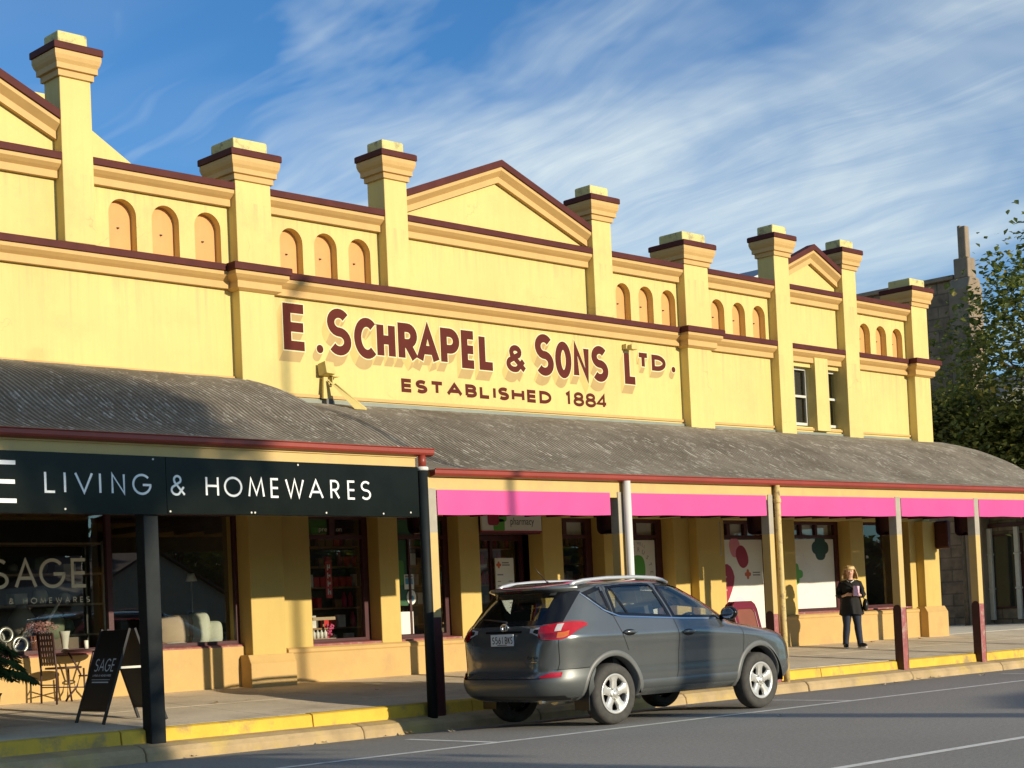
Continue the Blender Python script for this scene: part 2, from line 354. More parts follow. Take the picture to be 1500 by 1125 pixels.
# pilasters: x0,x1, cap top, base z, full height, depth back
PIL = [(6.85,7.33,9.31,ZB,.22),(11.24,11.71,9.31,ZB,.22),(14.03,14.66,8.33,4.6,.42),(16.88,17.35,8.79,ZB,.22),(21.70,22.20,8.79,ZB,.22),(24.22,24.93,8.29,4.6,.42),(27.07,27.56,8.80,4.6,.22),(29.44,29.94,8.80,4.6,.22),(32.07,32.70,8.27,4.6,.40)]
for i,(x0,x1,zt,zb,yb) in enumerate(PIL):
    yf = -.20
    m = MB(); m.box(x0,x1,yf,yb,zb,zt-.38); p = P(m,'pilaster',YEL,bevel=.012)
    m = MB(); e = .135
    m.ringloft(x0,x1,yf,yb,[(e,zt-.092),(e,zt),(e-.02,zt+.012)]); P(m,'coping',BRN,p,bevel=.008)
    m = MB(); m.ringloft(x0,x1,yf,yb,[(.02,zt-.43),(.035,zt-.425),(.035,zt-.345),(.075,zt-.335),(.075,zt-.262),(.10,zt-.215),(.115,zt-.16),(.115,zt-.095)]); P(m,'capital',ORG,p,bevel=.004)
    m = MB(); q = .004
    m.ringloft(x0+q,x1-q-.02,yf+.01,yb-.03,[(0,zt),(0,zt+.18),(-.006,zt+.20),(-.012,zt+.205)])
    P(m,'stub',YEL2,p,bevel=.012)
    if i in (2,5,8):       # the band course breaks forward round these
        m = MB(); m.ringloft(x0,x1,yf,.0,[(.20,ZB-.10),(.20,ZB),(.19,ZB+.012)]); P(m,'coping',BRN,p,bevel=.006)
        m = MB(); m.ringloft(x0,x1,yf,.0,[(.02,ZB-.37),(.08,ZB-.335),(.08,ZB-.235),(.125,ZB-.20),(.165,ZB-.155),(.165,ZB-.102)]); P(m,'cornice',ORG,p,bevel=.004)
# band course
course(4,13.95,ZB); course(14.74,24.12,ZB); course(25.05,27.07,ZB); course(27.56,29.44,ZB); course(29.94,31.98,ZB)
# parapets with arched niches
def arches(x0, x1, z0, z1, A, d=.14, n=14):
    m = MB(); px = x0
    for a,b,zs in A:
        r = (b-a)/2; c = (a+b)/2
        m.quad((px,0,z0),(a,0,z0),(a,0,z1),(px,0,z1))
        arc = [(c - r*math.cos(PI*i/n), zs + r*math.sin(PI*i/n)) for i in range(n+1)]
        for (ax,az),(bx,bz) in zip(arc[:-1], arc[1:]):
            m.quad((ax,0,az),(bx,0,bz),(bx,0,z1),(ax,0,z1)); m.quad((ax,0,az),(bx,0,bz),(bx,d,bz),(ax,d,az), 0)
        m.quad((a,0,z0),(a,d,z0),(a,d,zs),(a,0,zs)); m.quad((b,0,z0),(b,d,z0),(b,d,zs),(b,0,zs))
        px = b
    m.quad((px,0,z0),(x1,0,z0),(x1,0,z1),(px,0,z1))
    m.quad((x0,0,z1),(x1,0,z1),(x1,.3,z1),(x0,.3,z1)); m.quad((x0,.3,z0),(x1,.3,z0),(x1,.3,z1),(x0,.3,z1))
    P(m,'parapet',YEL,recalc=True)
    for a,b,zs in A:
        k = MB(); k.box(a-.03,b+.03,d,d+.06,z0,zs+(b-a)/2+.03); pn = P(k,'niche_panel',NICHE)
        k = MB(); c = (a+b)/2 + rnd.uniform(-.01,.01); zc = 7.01 + rnd.uniform(-.012,.012)
        k.tube([(c,d+.01,zc),(c,d-.03,zc-.004)],.010,8); k.box(c-.020,c+.012,d-.012,d,zc-.008,zc+.010); P(k,'tie_bolt',BLK,pn)
ZP = 7.86
def bay(x0, x1, A):
    arches(x0, x1, ZB, ZP-.02, A); course(x0, x1, ZP, 1.0)
bay(11.71,14.03,[(12.03,12.47,7.18),(12.72,13.17,7.18),(13.43,13.88,7.18)])
bay(14.66,16.88,[(14.94,15.37,7.16),(15.59,16.03,7.16),(16.26,16.70,7.16)])
bay(22.20,24.22,[(22.47,22.87,7.16),(23.10,23.51,7.16),(23.74,24.15,7.16)])
bay(24.93,27.07,[(25.22,25.63,7.14),(25.88,26.29,7.14),(26.53,26.94,7.14)])
bay(29.94,32.07,[(30.27,30.68,7.13),(30.90,31.31,7.13),(31.54,31.95,7.13)])
# pediments
def pediment(x0, x1, zs, za, d=.20):
    xc = (x0+x1)/2
    m = MB(); m.prism([(x0,ZB),(x1,ZB),(x1,zs-.1),(xc,za-.1),(x0,zs-.1)], 0, .30, 'y'); P(m,'pediment',YEL)
    course(x0, x1, ZP-.01)
    t = math.atan2(za-zs, xc-x0); ct = math.cos(t)
    def band(u0, u1, yd):      # vertical offsets below the rake line
        q = MB()
        q.prism([(x0,zs-u0),(xc,za-u0),(xc,za-u1),(x0,zs-u1)], -yd, 0, 'y'); q.prism([(xc,za-u0),(x1,zs-u0),(x1,zs-u1),(xc,za-u1)], -yd, 0, 'y'); return q
    P(band(0,.11/ct,d),'coping',BRN,bevel=.006)
    q = band(.11/ct,.165/ct,d-.03)
    for s0,s1,z0,z1 in ((x0,xc,zs,za),(xc,x1,za,zs)):
        a = .165/ct; b = .25/ct
        q.add([(s0,-d+.03,z0-a),(s1,-d+.03,z1-a),(s1,-.08,z1-b),(s0,-.08,z0-b),(s0,0,z0-a),(s1,0,z1-a),(s1,0,z1-b),(s0,0,z0-b)],[(0,1,2,3),(4,5,1,0),(3,2,6,7),(0,3,7,4),(1,5,6,2)],1)
    r = band(.25/ct,.345/ct,.08); q.add(r.v, r.f, 0)
    P(q,'raking_cornice',[ORG,ORG],bevel=.003)
pediment(7.33,11.24,8.42,9.33)
pediment(17.35,21.70,8.26,9.09)
pediment(27.56,29.44,8.36,8.78)
# rear gable of the hall behind and the small dormer with blue roof
m = MB(); m.prism([(8.2,6.5),(19.6,6.5),(19.6,7.1),(14.0,10.5),(13.55,10.5),(8.2,7.1)], 5.0, 13.6, 'y'); P(m,'rear_gable',YEL)
DBLUE = mat('dark_blue_roof_sheet', (.03,.055,.10), .35, .1, 4)
def rz_(px): pass
m = MB(); m.add([(29.75,2.9,8.62),(31.85,2.9,9.36),(31.85,12,9.36),(29.75,12,8.62),(33.95,2.9,8.62),(33.95,12,8.62)],[(0,1,2,3),(1,4,5,2)]); m.prism([(30.4,6.6),(33.2,6.6),(33.2,8.8),(31.85,9.25),(30.4,8.8)],3.2,11.8,'y',1)
dr = P(m,'dormer_roof',[DBLUE,YEL])
m = MB(); m.add([(29.75,2.86,8.62),(31.85,2.86,9.36),(31.85,2.86,9.27),(29.75,2.86,8.53),(29.75,2.9,8.62),(31.85,2.9,9.36),(31.85,2.9,9.27),(29.75,2.9,8.53)],[(0,1,2,3),(0,1,5,4),(3,2,6,7)]); P(m,'barge_board',WHT,dr)
# flashings and the strip just above the verandah roofs
m = MB(); m.box(4,14.03,-.035,0,4.955,5.03); P(m,'flashing_strip',ORG,bevel=.004)
m = MB()
def vz(x): return .0078*(x-14.15)
m.add([(14.66,-.03,4.80),(32.07,-.03,4.80+vz(32)),(32.07,-.03,4.84+vz(32)),(14.66,-.03,4.85),(14.66,0,4.80),(32.07,0,4.80+vz(32)),(32.07,0,4.84+vz(32)),(14.66,0,4.85)],[(0,1,2,3),(3,2,6,7),(0,1,5,4)]); P(m,'flashing_strip',ORG)
m = MB(); m.add([(14.2,-.04,4.66),(32.75,-.04,4.66+vz(32)),(32.75,-.04,4.76+vz(32)),(14.2,-.04,4.78),(14.2,0,4.66),(32.75,0,4.66+vz(32)),(32.75,0,4.76+vz(32)),(14.2,0,4.78)],[(0,1,2,3),(3,2,6,7),(0,1,5,4)]); P(m,'flashing',FLASH)

# lower walls: piers between the shopfront openings
ZT = 3.05
def pier(x0,x1,z0=.45,y0=0,y1=.36,mt=None,z1=ZT): 
    q = MB(); q.box(x0,x1,y0,y1,z0,z1); return P(q,'pier',mt or PIER,bevel=.012)
def plinth(x0,x1,zt,y0):
    q = MB(); q.prism([(0,.4),(y0,.4),(y0,zt-.13),(y0+.02,zt-.10),(-.2,zt),(0,zt)], x0, x1); return P(q,'plinth',DADO,bevel=.012)
pier(14.02,14.62,y0=-.20); plinth(13.93,14.74,.96,-.27)
pier(14.62,15.27)
pier(16.62,17.02); pier(18.33,18.79); pier(20.29,20.78); pier(21.85,22.45); pier(23.78,24.22); pier(24.22,24.90,y0=-.2); pier(24.90,25.28); 
pier(27.05,27.57); pier(29.53,30.04); pier(31.80,32.07); pier(32.05,32.68,y0=-.2); plinth(31.97,32.80,1.16,-.28)
pier(4.0,7.4)
def dado(x0,x1,zt,y=-.07):
    q = MB(); q.prism([(.36,.4),(y,.4),(y,zt-.09),(y-.015,zt-.075),(y-.015,zt-.03),(y+.03,zt),(.36,zt)], x0, x1); return P(q,'dado',DADO,bevel=.008)
q = MB(); q.box(7.4,14.02,0,.36,.4,1.09); P(q,'dado',DADO,bevel=.008)
q = MB(); q.box(24.96,25.13,-.06,0,2.32,3.0); P(q,'wall_box',OFFW,bevel=.03)
q = MB(); q.box(32.5,32.62,-.56,-.2,2.42,3.05); P(q,'bracket',MRN,bevel=.05)
dado(14.74,17.12,1.03); dado(17.12,18.45,1.03,-.05); dado(20.29,23.9,1.05); dado(27.0,32.0,1.13)
q = MB(); q.box(25.30,27.05,.05,.36,.4,.75); P(q,'dado',DADO,bevel=.008)

# shop windows: frame > glass, sill
def window(x0,x1,z0,z1,y,mull=(),trans=None,tm=(),fw=.07,frame=MRN,sillm=MRN2,rf=None):
    q = MB(); d = .07
    q.box(x0,x0+fw,y,y+d,z0,z1); q.box(x1-(rf or fw),x1,y,y+d,z0,z1); q.box(x0+fw,x1-(rf or fw),y,y+d,z1-fw,z1); q.box(x0+fw,x1-(rf or fw),y,y+d,z0,z0+.05)
    xr_ = x1-(rf or fw)
    if trans: q.box(x0+fw,xr_,y-.004,y+d,trans-.03,trans+.035)
    for a,b in mull: q.box(a,b,y-.006,y+d,z0+.05,(trans-.03) if trans else z1-fw)
    for a,b in tm: q.box(a,b,y-.006,y+d,trans+.035,z1-fw)
    w = P(q,'window',frame,bevel=.004)
    k = MB(); k.quad((x0+fw,y+.035,z0+.05),(xr_,y+.035,z0+.05),(xr_,y+.035,z1-fw),(x0+fw,y+.035,z1-fw)); P(k,'glass',GLASS,w)
    k = MB(); k.prism([(y+.07,z0-.05),(min(y-.02,.02),z0-.05),(min(y-.02,.02),z0-.02),(y,z0),(y+.07,z0)], x0, x1); P(k,'sill',sillm,w)
    return w
window(7.4,14.02,1.13,3.05,.10,mull=[(8.9,8.96),(11.86,11.94)],fw=.06)
window(15.27,16.62,1.08,3.05,.27,trans=2.70,tm=[(15.86,15.97)],rf=.11)
window(17.02,18.33,1.08,3.05,.27,trans=2.70,tm=[(17.6,17.7)],mull=[(17.45,17.49)],rf=.11)
window(20.78,21.85,1.10,3.05,.30,trans=2.72,tm=[(21.10,21.20)],rf=.17)
window(22.45,23.78,1.10,3.05,.30,trans=2.72,tm=[(22.98,23.07)],rf=.17)
window(25.28,27.05,.80,3.05,.30,trans=2.72,tm=[(25.75,25.85),(26.3,26.4)],rf=.12)
window(27.57,29.53,1.18,3.05,.30,trans=2.73,tm=[(28.16,28.24),(28.7,28.78)],rf=.14)
window(30.04,31.80,1.20,3.05,.30,fw=.06)
# upper sash windows
for a,b in ((27.56,28.42),(28.90,29.50)):
    q = MB(); y=.12; 
    q.box(a,a+.05,y,y+.05,5.02,6.22); q.box(b-.05,b,y,y+.05,5.02,6.22); q.box(a+.05,b-.05,y,y+.05,6.17,6.22); q.box(a+.05,b-.05,y,y+.05,5.02,5.08); q.box(a+.05,b-.05,y-.004,y+.05,5.60,5.65)
    w = P(q,'sash_window',PIPE,bevel=.004)
    k = MB(); k.quad((a+.05,y+.03,5.08),(b-.05,y+.03,5.08),(b-.05,y+.03,6.17),(a+.05,y+.03,6.17)); P(k,'glass',GLASS,w)
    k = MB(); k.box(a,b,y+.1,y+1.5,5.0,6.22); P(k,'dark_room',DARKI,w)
# interiors
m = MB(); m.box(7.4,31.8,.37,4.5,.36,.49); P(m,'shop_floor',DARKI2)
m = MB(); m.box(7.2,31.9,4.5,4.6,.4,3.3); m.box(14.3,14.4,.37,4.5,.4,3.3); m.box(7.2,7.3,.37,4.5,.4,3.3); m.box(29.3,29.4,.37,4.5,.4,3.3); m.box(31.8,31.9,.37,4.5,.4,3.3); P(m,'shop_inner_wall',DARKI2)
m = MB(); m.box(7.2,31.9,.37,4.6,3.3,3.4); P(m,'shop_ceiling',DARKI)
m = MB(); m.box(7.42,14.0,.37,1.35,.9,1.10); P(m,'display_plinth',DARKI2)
# pharmacy entrance
q = MB(); y=.5
q.box(18.79,18.86,y,y+.06,.45,2.75); q.box(20.2,20.29,y,y+.06,.45,2.75); q.box(18.86,20.2,y,y+.06,2.66,2.75); q.box(19.5,19.56,y,y+.06,.45,2.66)
dd = P(q,'door',MRN,bevel=.004); k = MB(); k.quad((18.86,y+.03,.5),(20.2,y+.03,.5),(20.2,y+.03,2.66),(18.86,y+.03,2.66)); P(k,'glass',GLASS,dd)
q = MB(); q.box(18.79,20.29,.05,.34,2.75,3.05); P(q,'door_head',MRN)
# ------------------------------------------------------------------ verandahs
PROF = [(0,5.0),(-.48,4.87),(-1.03,4.69),(-1.44,4.51),(-1.8,4.33),(-2.14,4.14),(-2.57,3.91),(-3.0,3.73),(-3.4,3.62),(-3.75,3.555),(-4.12,3.515)]
def smooth_prof(n=30):
    ys = [p[0] for p in PROF][::-1]; zs = [p[1] for p in PROF][::-1]
    out = []
    for i in range(n+1):
        y = -4.12 + 4.12*i/n
        # local smoothing of the piecewise profile
        z = sum(float(np.interp(y+dy, ys, zs))*w for dy,w in ((-.16,.2),(-.08,.2),(0,.2),(.08,.2),(.16,.2)))
        out.append((y,z))
    return out
SP = smooth_prof()
def corrugated(x0, x1, zf):
    m = MB(); n = int((x1-x0)/.0127); rows = []
    for y,z in SP:
        row = []
        for i in range(n+1):
            x = x0 + (x1-x0)*i/n
            row.append((x, y, zf(x,y,z) + .0115*math.cos(2*PI*x/.0762) + .007*((x/.762)%1.0) + (.012 if y > -1.95+.02*math.sin(int(x/.762)*2.3) else 0)))
        rows.append(row)
    m.grid(rows); return m
def gutterpart(x0,x1,z0,z1,parent):
    q = MB(); p = [(-4.06,-.10),(-4.10,-.10),(-4.155,-.085),(-4.17,-.06),(-4.17,-.015),(-4.185,-.01),(-4.185,0),(-4.165,0),(-4.155,-.02),(-4.06,-.02)]
    n = len(p); vs = [(x0,y,z0+z) for y,z in p] + [(x1,y,z1+z) for y,z in p]
    q.add(vs, [tuple(range(n))[::-1], tuple(range(n,2*n))] + [(i,(i+1)%n,n+(i+1)%n,n+i) for i in range(n)])
    return q.build('gutter', GUT, parent, .004)
def beampart(x0,x1,z0,z1,h,parent,m=None):
    q = MB(); y0,y1 = -4.05,-3.93
    vs = [(x0,y0,z0),(x1,y0,z1),(x1,y1,z1),(x0,y1,z0),(x0,y0,z0+h),(x1,y0,z1+h),(x1,y1,z1+h),(x0,y1,z0+h)]
    q.add(vs,[(3,2,1,0),(4,5,6,7),(0,1,5,4),(1,2,6,5),(2,3,7,6),(3,0,4,7)]); return q.build('beam', m or CRM, parent, .006)
VL = thing('verandah','grey corrugated verandah over the homewares shopfront, higher than its neighbour','verandah',(9,-4,.1))
corrugated(4.0,14.15,lambda x,y,z: z).build('corrugated_roof', ROOF, VL, recalc=False)
gutterpart(4,14.15,3.545,3.545,VL)
beampart(4,13.92,3.24,3.24,.19,VL); 
q = MB(); q.box(4,13.93,-4.07,-3.95,3.425,3.46); q.build('beam_capping', CRM, VL, .004)
q = MB()
for i in range(17): q.box(4.3+.6*i,4.36+.6*i,-3.93,0,3.30,3.40)
q.build('rafters', MRN, VL)
q = MB(); q.box(9.88,10.07,-4.07,-3.89,.09,3.31); q.build('post', BLKP, VL, .012)
q = MB(); q.lathe([(.066,.09),(.066,3.26)],(13.99,-4.10,0),16); q.lathe([(.07,3.26),(.08,3.27),(.08,3.30),(.07,3.31)],(13.99,-4.10,0),16,1); q.lathe([(.05,3.31),(.05,3.46)],(13.99,-4.10,0),14,2); q.build('downpipe',[BLKP,WHT,GUT],VL)
ux = MB(); ux.box(6.0,6.18,-4.07,-3.89,.09,3.31); ux.build('post', BLKP, VL, .012)

VR = thing('verandah','long grey corrugated verandah over the pharmacy shopfront, with pink banners along its beam','verandah',(22,-4,.1))
def zr(x,y,z): return 3.265 + .0066*(x-14.15) + (z-3.515)/(5.0-3.515)*(4.71-3.265 + .0012*(x-14.15))
corrugated(14.15,33.15,zr).build('corrugated_roof', ROOF, VR, recalc=False)
gz = lambda x: 3.292 + .0062*(x-14.15)
gutterpart(14.15,33.2,gz(14.15),gz(33.2),VR)
beampart(14.08,33.1,2.955,2.955+.0084*19,.235,VR)
q = MB()
for i in range(31): x=14.4+.6*i; q.box(x,x+.05,-3.93,0,gz(x)-.30,gz(x)-.2)
q.build('rafters', MRN, VR)
bz = lambda x: 3.02 + .0084*(x-14.08)
def post(xc, w=.16, lower=None):
    x0,x1 = xc-w/2, xc+w/2; y0,y1 = -4.07,-3.91
    q = MB(); q.box(x0,x1,y0,y1,.09,1.2,0); q.box(x0,x1,y0,y1,1.2,2.47,1); q.box(x0,x1,y0,y1,2.47,bz(xc)+.02,2)
    po = q.build('post',[MRN2,CRM,OFFW],VR,.010)
    n = 8; r = (y1-y0)/2; c = (y0+y1)/2
    top = [(c+r*math.cos(PI*i/n),1.17+r*math.sin(PI*i/n)) for i in range(n+1)]
    k = MB(); k.prism([(y0,.1),(y1,.1)]+top, x0-.006, x0-.0005,'x'); k.prism([(y0,.1),(y1,.1)]+top, x1+.0005, x1+.006,'x'); k.box(x0,x1,y1+.0005,y1+.006,.1,1.17); k.build('painted_base',MRN,po)
    k = MB(); yb = -3.62
    bot = [(yb-.10+.10*math.cos(-PI*i/n), 2.58+.10*math.sin(-PI*i/n)) for i in range(n+1)]
    k.prism([(-3.91,2.48),(yb-.10,2.48)] + bot[::-1][1:] + [(yb,bz(xc)),(-3.91,bz(xc))], xc-.05, xc+.05,'x'); k.build('bracket',MRN,po,.006)
    return po
for x,pw in ((14.16,.16),(17.80,.12),(21.36,.12),(25.04,.16),(27.67,.16),(31.0,.16)): post(x,pw)
q = MB(); q.box(14.02,14.22,-4.09,-3.99,.09,1.38); q.build('post_guard',MRN,VR,.01)
q = MB(); q.lathe([(.058,.09),(.058,gz(17.86)-.09)],(17.87,-4.13,0),16); q.build('downpipe',WHT,VR)
q = MB(); q.tube([(21.52,-4.10,.09),(21.50,-4.105,1.2),(21.485,-4.11,2.6),(21.48,-4.115,gz(21.5)-.09)],.050,14); 
q.lathe([(.055,2.96),(.062,2.98),(.062,3.02),(.055,3.04)],(21.482,-4.112,0),14); q.build('downpipe',PEEL,VR)
# pink banners
nb = 0
for (a,b),lb in zip([(14.25,17.57),(17.93,21.25),(21.56,24.95),(25.13,27.58),(27.76,30.9)],
    ['pink banner strip nearest the black downpipe, partly above the parked car tail','pink banner strip between the white downpipe and the peeling cream downpipe','pink banner strip between the peeling downpipe and the post beside the woman','short pink banner strip between the two rightmost maroon-footed posts','pink banner strip cut off by the right edge of the photo']):
    q = MB(); h = .325
    n = 24; rows = []
    for j in range(5):
        t = j/4; rows.append([(a+(b-a)*i/n, -4.068 - .006*math.sin(i*1.3)*t - .004*math.sin(i*.5+1), bz(a+(b-a)*i/n)+.005 - h*t - .004*t*math.sin(i*.7)) for i in range(n+1)])
    q.grid(rows); q.grid([[(x,y+.004,z) for x,y,z in r] for r in rows][::-1],1)
    o = q.build('banner', [PINK,GREY], None, recalc=False); tag(o, lb, 'banner', 'pink banners under the verandah beam')

# ------------------------------------------------------------------ lettering helpers
def arc(cx,cy,rx,ry,a0,a1,n=14): return [(cx+rx*math.cos(R(a0+(a1-a0)*i/n)), cy+ry*math.sin(R(a0+(a1-a0)*i/n))) for i in range(n+1)]
def glyph(c):
    return {
    'L':(.50,[[(0,1),(0,0),(.5,0)]]), 'I':(0,[[(0,0),(0,1)]]), 'V':(.72,[[(0,1),(.36,0),(.72,1)]]),
    'N':(.66,[[(0,0),(0,1),(.66,0),(.66,1)]]), 'G':(.98,[arc(.5,.5,.5,.5,42,356,28)+[(.99,.47),(.55,.47)]]),
    'O':(1,[arc(.5,.5,.5,.5,90,450,36)]), 'H':(.66,[[(0,0),(0,1)],[(.66,0),(.66,1)],[(0,.52),(.66,.52)]]),
    'M':(.9,[[(0,0),(.13,1),(.45,.12),(.77,1),(.9,0)]]), 'E':(.48,[[(.48,1),(0,1),(0,0),(.48,0)],[(0,.5),(.46,.5)]]),
    'W':(1.05,[[(0,1),(.27,0),(.525,1),(.78,0),(1.05,1)]]), 'A':(.8,[[(0,0),(.4,1),(.8,0)],[(.14,.33),(.66,.33)]]),
    'R':(.56,[[(0,0),(0,1),(.27,1)]+arc(.27,.74,.26,.26,90,-90,12)+[(0,.48)],[(.24,.48),(.56,0)]]),
    'P':(.55,[[(0,0),(0,1),(.27,1)]+arc(.27,.72,.28,.28,90,-90,12)+[(0,.44)]]),
    'S':(.52,[arc(.26,.75,.25,.25,35,268,16)+arc(.26,.25,.26,.25,88,-145,16)]),
    'C':(.62,[arc(.42,.5,.42,.5,48,312,24)]), 'T':(.62,[[(0,1),(.62,1)],[(.31,1),(.31,0)]]),
    'D':(.64,[[(0,0),(0,1),(.2,1)]+arc(.2,.5,.44,.5,90,-90,16)+[(0,0)]]),
    'B':(.54,[[(0,0),(0,1),(.28,1)]+arc(.28,.76,.22,.24,90,-90,10)+[(0,.52)],[(0,.52),(.28,.52)]+arc(.28,.26,.26,.26,90,-90,10)+[(0,0)]]),
    '1':(.16,[[(0,.84),(.16,1),(.16,0)]]), '8':(.52,[arc(.26,.76,.22,.24,90,450,20),arc(.26,.26,.26,.26,90,450,20)]),
    '4':(.6,[[(.44,0),(.44,1),(0,.28),(.6,.28)]]), '5':(.5,[[(.46,1),(.06,1),(.03,.56)]+arc(.24,.32,.26,.32,110,-140,14)]),
    '6':(.52,[[(.40,1),(.05,.45)]+arc(.26,.28,.26,.28,150,510,20)]), 'K':(.56,[[(0,0),(0,1)],[(.54,1),(.02,.42)],[(.2,.6),(.56,0)]]),
    '&':(.74,[[(.74,0),(.18,.66)]+arc(.34,.80,.19,.20,215,-35,12)+[(.14,.46)]+arc(.27,.25,.27,.25,140,300,12)+[(.70,.42)]]),
    }[c]
def ribbon(pts, w, closed=False):
    n = len(pts); L = []; Rr = []
    for i in range(n):
        p = Vector(pts[i]); a = Vector(pts[(i-1)%n] if (closed or i>0) else pts[i]); b = Vector(pts[(i+1)%n] if (closed or i<n-1) else pts[i])
        d1 = (p-a); d2 = (b-p)
        if d1.length < 1e-7: d1 = d2
        if d2.length < 1e-7: d2 = d1
        d1.normalize(); d2.normalize(); n1 = Vector((-d1.y,d1.x)); n2 = Vector((-d2.y,d2.x)); m = (n1+n2)
        if m.length < 1e-4: m = n1
        m.normalize(); k = min(1/max(.3,m.dot(n1)), 2.0)
        L.append(p+m*w/2*k); Rr.append(p-m*w/2*k)
    return L, Rr
def letter_polys(c, x0, z0, W, H, sw, wx=None):
    # list of (quad list, left, right) in world xz; sw stroke; strokes inset so the outside is W x H
    gw, st = glyph(c); out = []
    for s in st:
        pts = []
        for gx,gz in s:
            x = x0 + sw/2 + (gx/gw*(W-sw) if gw else 0); z = z0 + sw/2 + gz*(H-sw); pts.append((x,z))
        cl = (Vector(pts[0])-Vector(pts[-1])).length < 1e-6
        if cl: pts = pts[:-1]
        out.append((pts, cl))
    return out
def add_letter(mb, c, x0, z0, W, H, sw, y, mi=0, step=.0004, fn=None, grow=0):
    for k,(pts,cl) in enumerate(letter_polys(c,x0,z0,W,H,sw)):
        if grow and not cl:
            a,b = Vector(pts[0]),Vector(pts[1]); pts = list(pts); pts[0] = tuple(a-(b-a).normalized()*grow)
            a,b = Vector(pts[-1]),Vector(pts[-2]); pts[-1] = tuple(a-(b-a).normalized()*grow)
        L,Rr = ribbon(pts, sw+2*grow, cl); n = len(pts); yy = y - k*step
        T = fn or (lambda x,yy,z:(x,yy,z))
        vs = [T(p.x,yy,p.y) for p in L]+[T(p.x,yy,p.y) for p in Rr]
        for i in range(n if cl else n-1):
            e = i*8e-6; j = (i+1)%n
            mb.add([T(q.x,yy-e,q.y) for q in (L[i],L[j],Rr[j],Rr[i])], [(0,1,2,3)], mi)
def word(mb, s, xs, z0, H, sw, y, mi=0, fn=None):      # xs: (char, x0, W)
    for c,x0,W in xs: add_letter(mb, c, x0, z0, W, H, sw, y, mi, fn=fn)
def setline(s, x0, x1, H, sw, gap=None, space=.55, ratio=1.0):
    # natural widths scaled to fill x0..x1
    it = [(c, (glyph(c)[0]*H*ratio+sw) if c != ' ' else space*H) for c in s]
    tot = sum(w for _,w in it); ng = sum(1 for c in s)-1
    gp = ((x1-x0)-tot)/max(1,ng); x = x0; out = []
    for c,w in it:
        if c != ' ': out.append((c,x,w))
        x += w+gp
    return out
def bfont(mb, s, x, y, z, h, width=None, mi=0, align='L', fn=None, off=0):
    cu = bpy.data.curves.new('t','FONT'); cu.body = s; cu.resolution_u = 3; cu.offset = off
    ob = bpy.data.objects.new('t', cu); COL.objects.link(ob); dg = bpy.context.evaluated_depsgraph_get()
    me = bpy.data.meshes.new_from_object(ob.evaluated_get(dg)); vs = [v.co.copy() for v in me.vertices]; fs = [tuple(p.vertices) for p in me.polygons]
    bpy.data.objects.remove(ob); bpy.data.curves.remove(cu); bpy.data.meshes.remove(me)
    if not vs: return
    ax = min(v.x for v in vs); bx = max(v.x for v in vs); sy = h/.72; sx = (width/(bx-ax)) if width else sy
    w = (bx-ax)*sx; ox = x - (w/2 if align == 'C' else 0)
    T = fn or (lambda a,b,c:(a,b,c))
    mb.add([T(ox+(v.x-ax)*sx, y, z+v.y*sy) for v in vs], fs, mi)

# painted wall sign
def newword():
    global FACE, OUT, SHD
    FACE = MB(); OUT = MB(); SHD = MB()
def endword():
    pl = P(FACE,'painted_lettering',LETR,recalc=False)
    if OUT.v: P(OUT,'letter_outline',LETO,pl,recalc=False); P(SHD,'letter_shading',[LETL,LETS],pl,recalc=False)
cnt = [0]
def block(c, x0, x1, z0, z1, sw):
    W = x1-x0; H = z1-z0; off = Vector((-.095,-.165)) * (1.0 if H > .45 else .75)
    polys = letter_polys(c,x0,z0,W,H,sw)
    for pts,cl in polys:
        gr = .012; p2 = list(pts)
        L,Rr = ribbon(p2, sw+2*gr, cl); n = len(p2)
        edges = []
        rng = range(n if cl else n-1)
        for i in rng: edges.append((L[i],L[(i+1)%n])); edges.append((Rr[(i+1)%n],Rr[i]))
        if not cl: edges += [(L[-1],Rr[-1]),(Rr[0],L[0])]
        for a,b in edges:
            d = b-a
            if d.length < 1e-6: continue
            nrm = Vector((d.y,-d.x)).normalized(); nrm = -nrm
            # outward normal is to the left of travel for L reversed; test both and use side facing the offset
            for sgn in (1,):
                if nrm.dot(off) <= .004: continue
                cnt[0] += 1; y = -.0012 - (cnt[0]%400)*4e-6
                mi = 0 if abs(nrm.x) > abs(nrm.y)*1.0 else 1
                SHD.add([(a.x,y,a.y),(b.x,y,b.y),(b.x+off.x,y,b.y+off.y),(a.x+off.x,y,a.y+off.y)],[(0,1,2,3)],mi)
    add_letter(OUT,c,x0,z0,W,H,sw,-.0034,0,step=.0004,grow=.018)
    add_letter(FACE,c,x0,z0,W,H,sw,-.0048,0,step=.0004)
def dot(xc,zc,r):
    off = Vector((-.07,-.12)); n = 20
    for mb_,rr,y in ((OUT,r+.016,-.0034),(FACE,r,-.0048)):
        mb_.add([(xc+rr*math.cos(2*PI*i/n),y,zc+rr*math.sin(2*PI*i/n)) for i in range(n)],[tuple(range(n))])
    for i in range(n):
        a = Vector((xc+(r+.01)*math.cos(2*PI*i/n),zc+(r+.01)*math.sin(2*PI*i/n))); b = Vector((xc+(r+.01)*math.cos(2*PI*(i+1)/n),zc+(r+.01)*math.sin(2*PI*(i+1)/n)))
        nr = (a+b)/2-Vector((xc,zc))
        if nr.dot(off) > 0:
            cnt[0] += 1; y = -.0012-(cnt[0]%400)*4e-6
            SHD.add([(a.x,y,a.y),(b.x,y,b.y),(b.x+off.x,y,b.y+off.y),(a.x+off.x,y,a.y+off.y)],[(0,1,2,3)],1)
S1 = .144
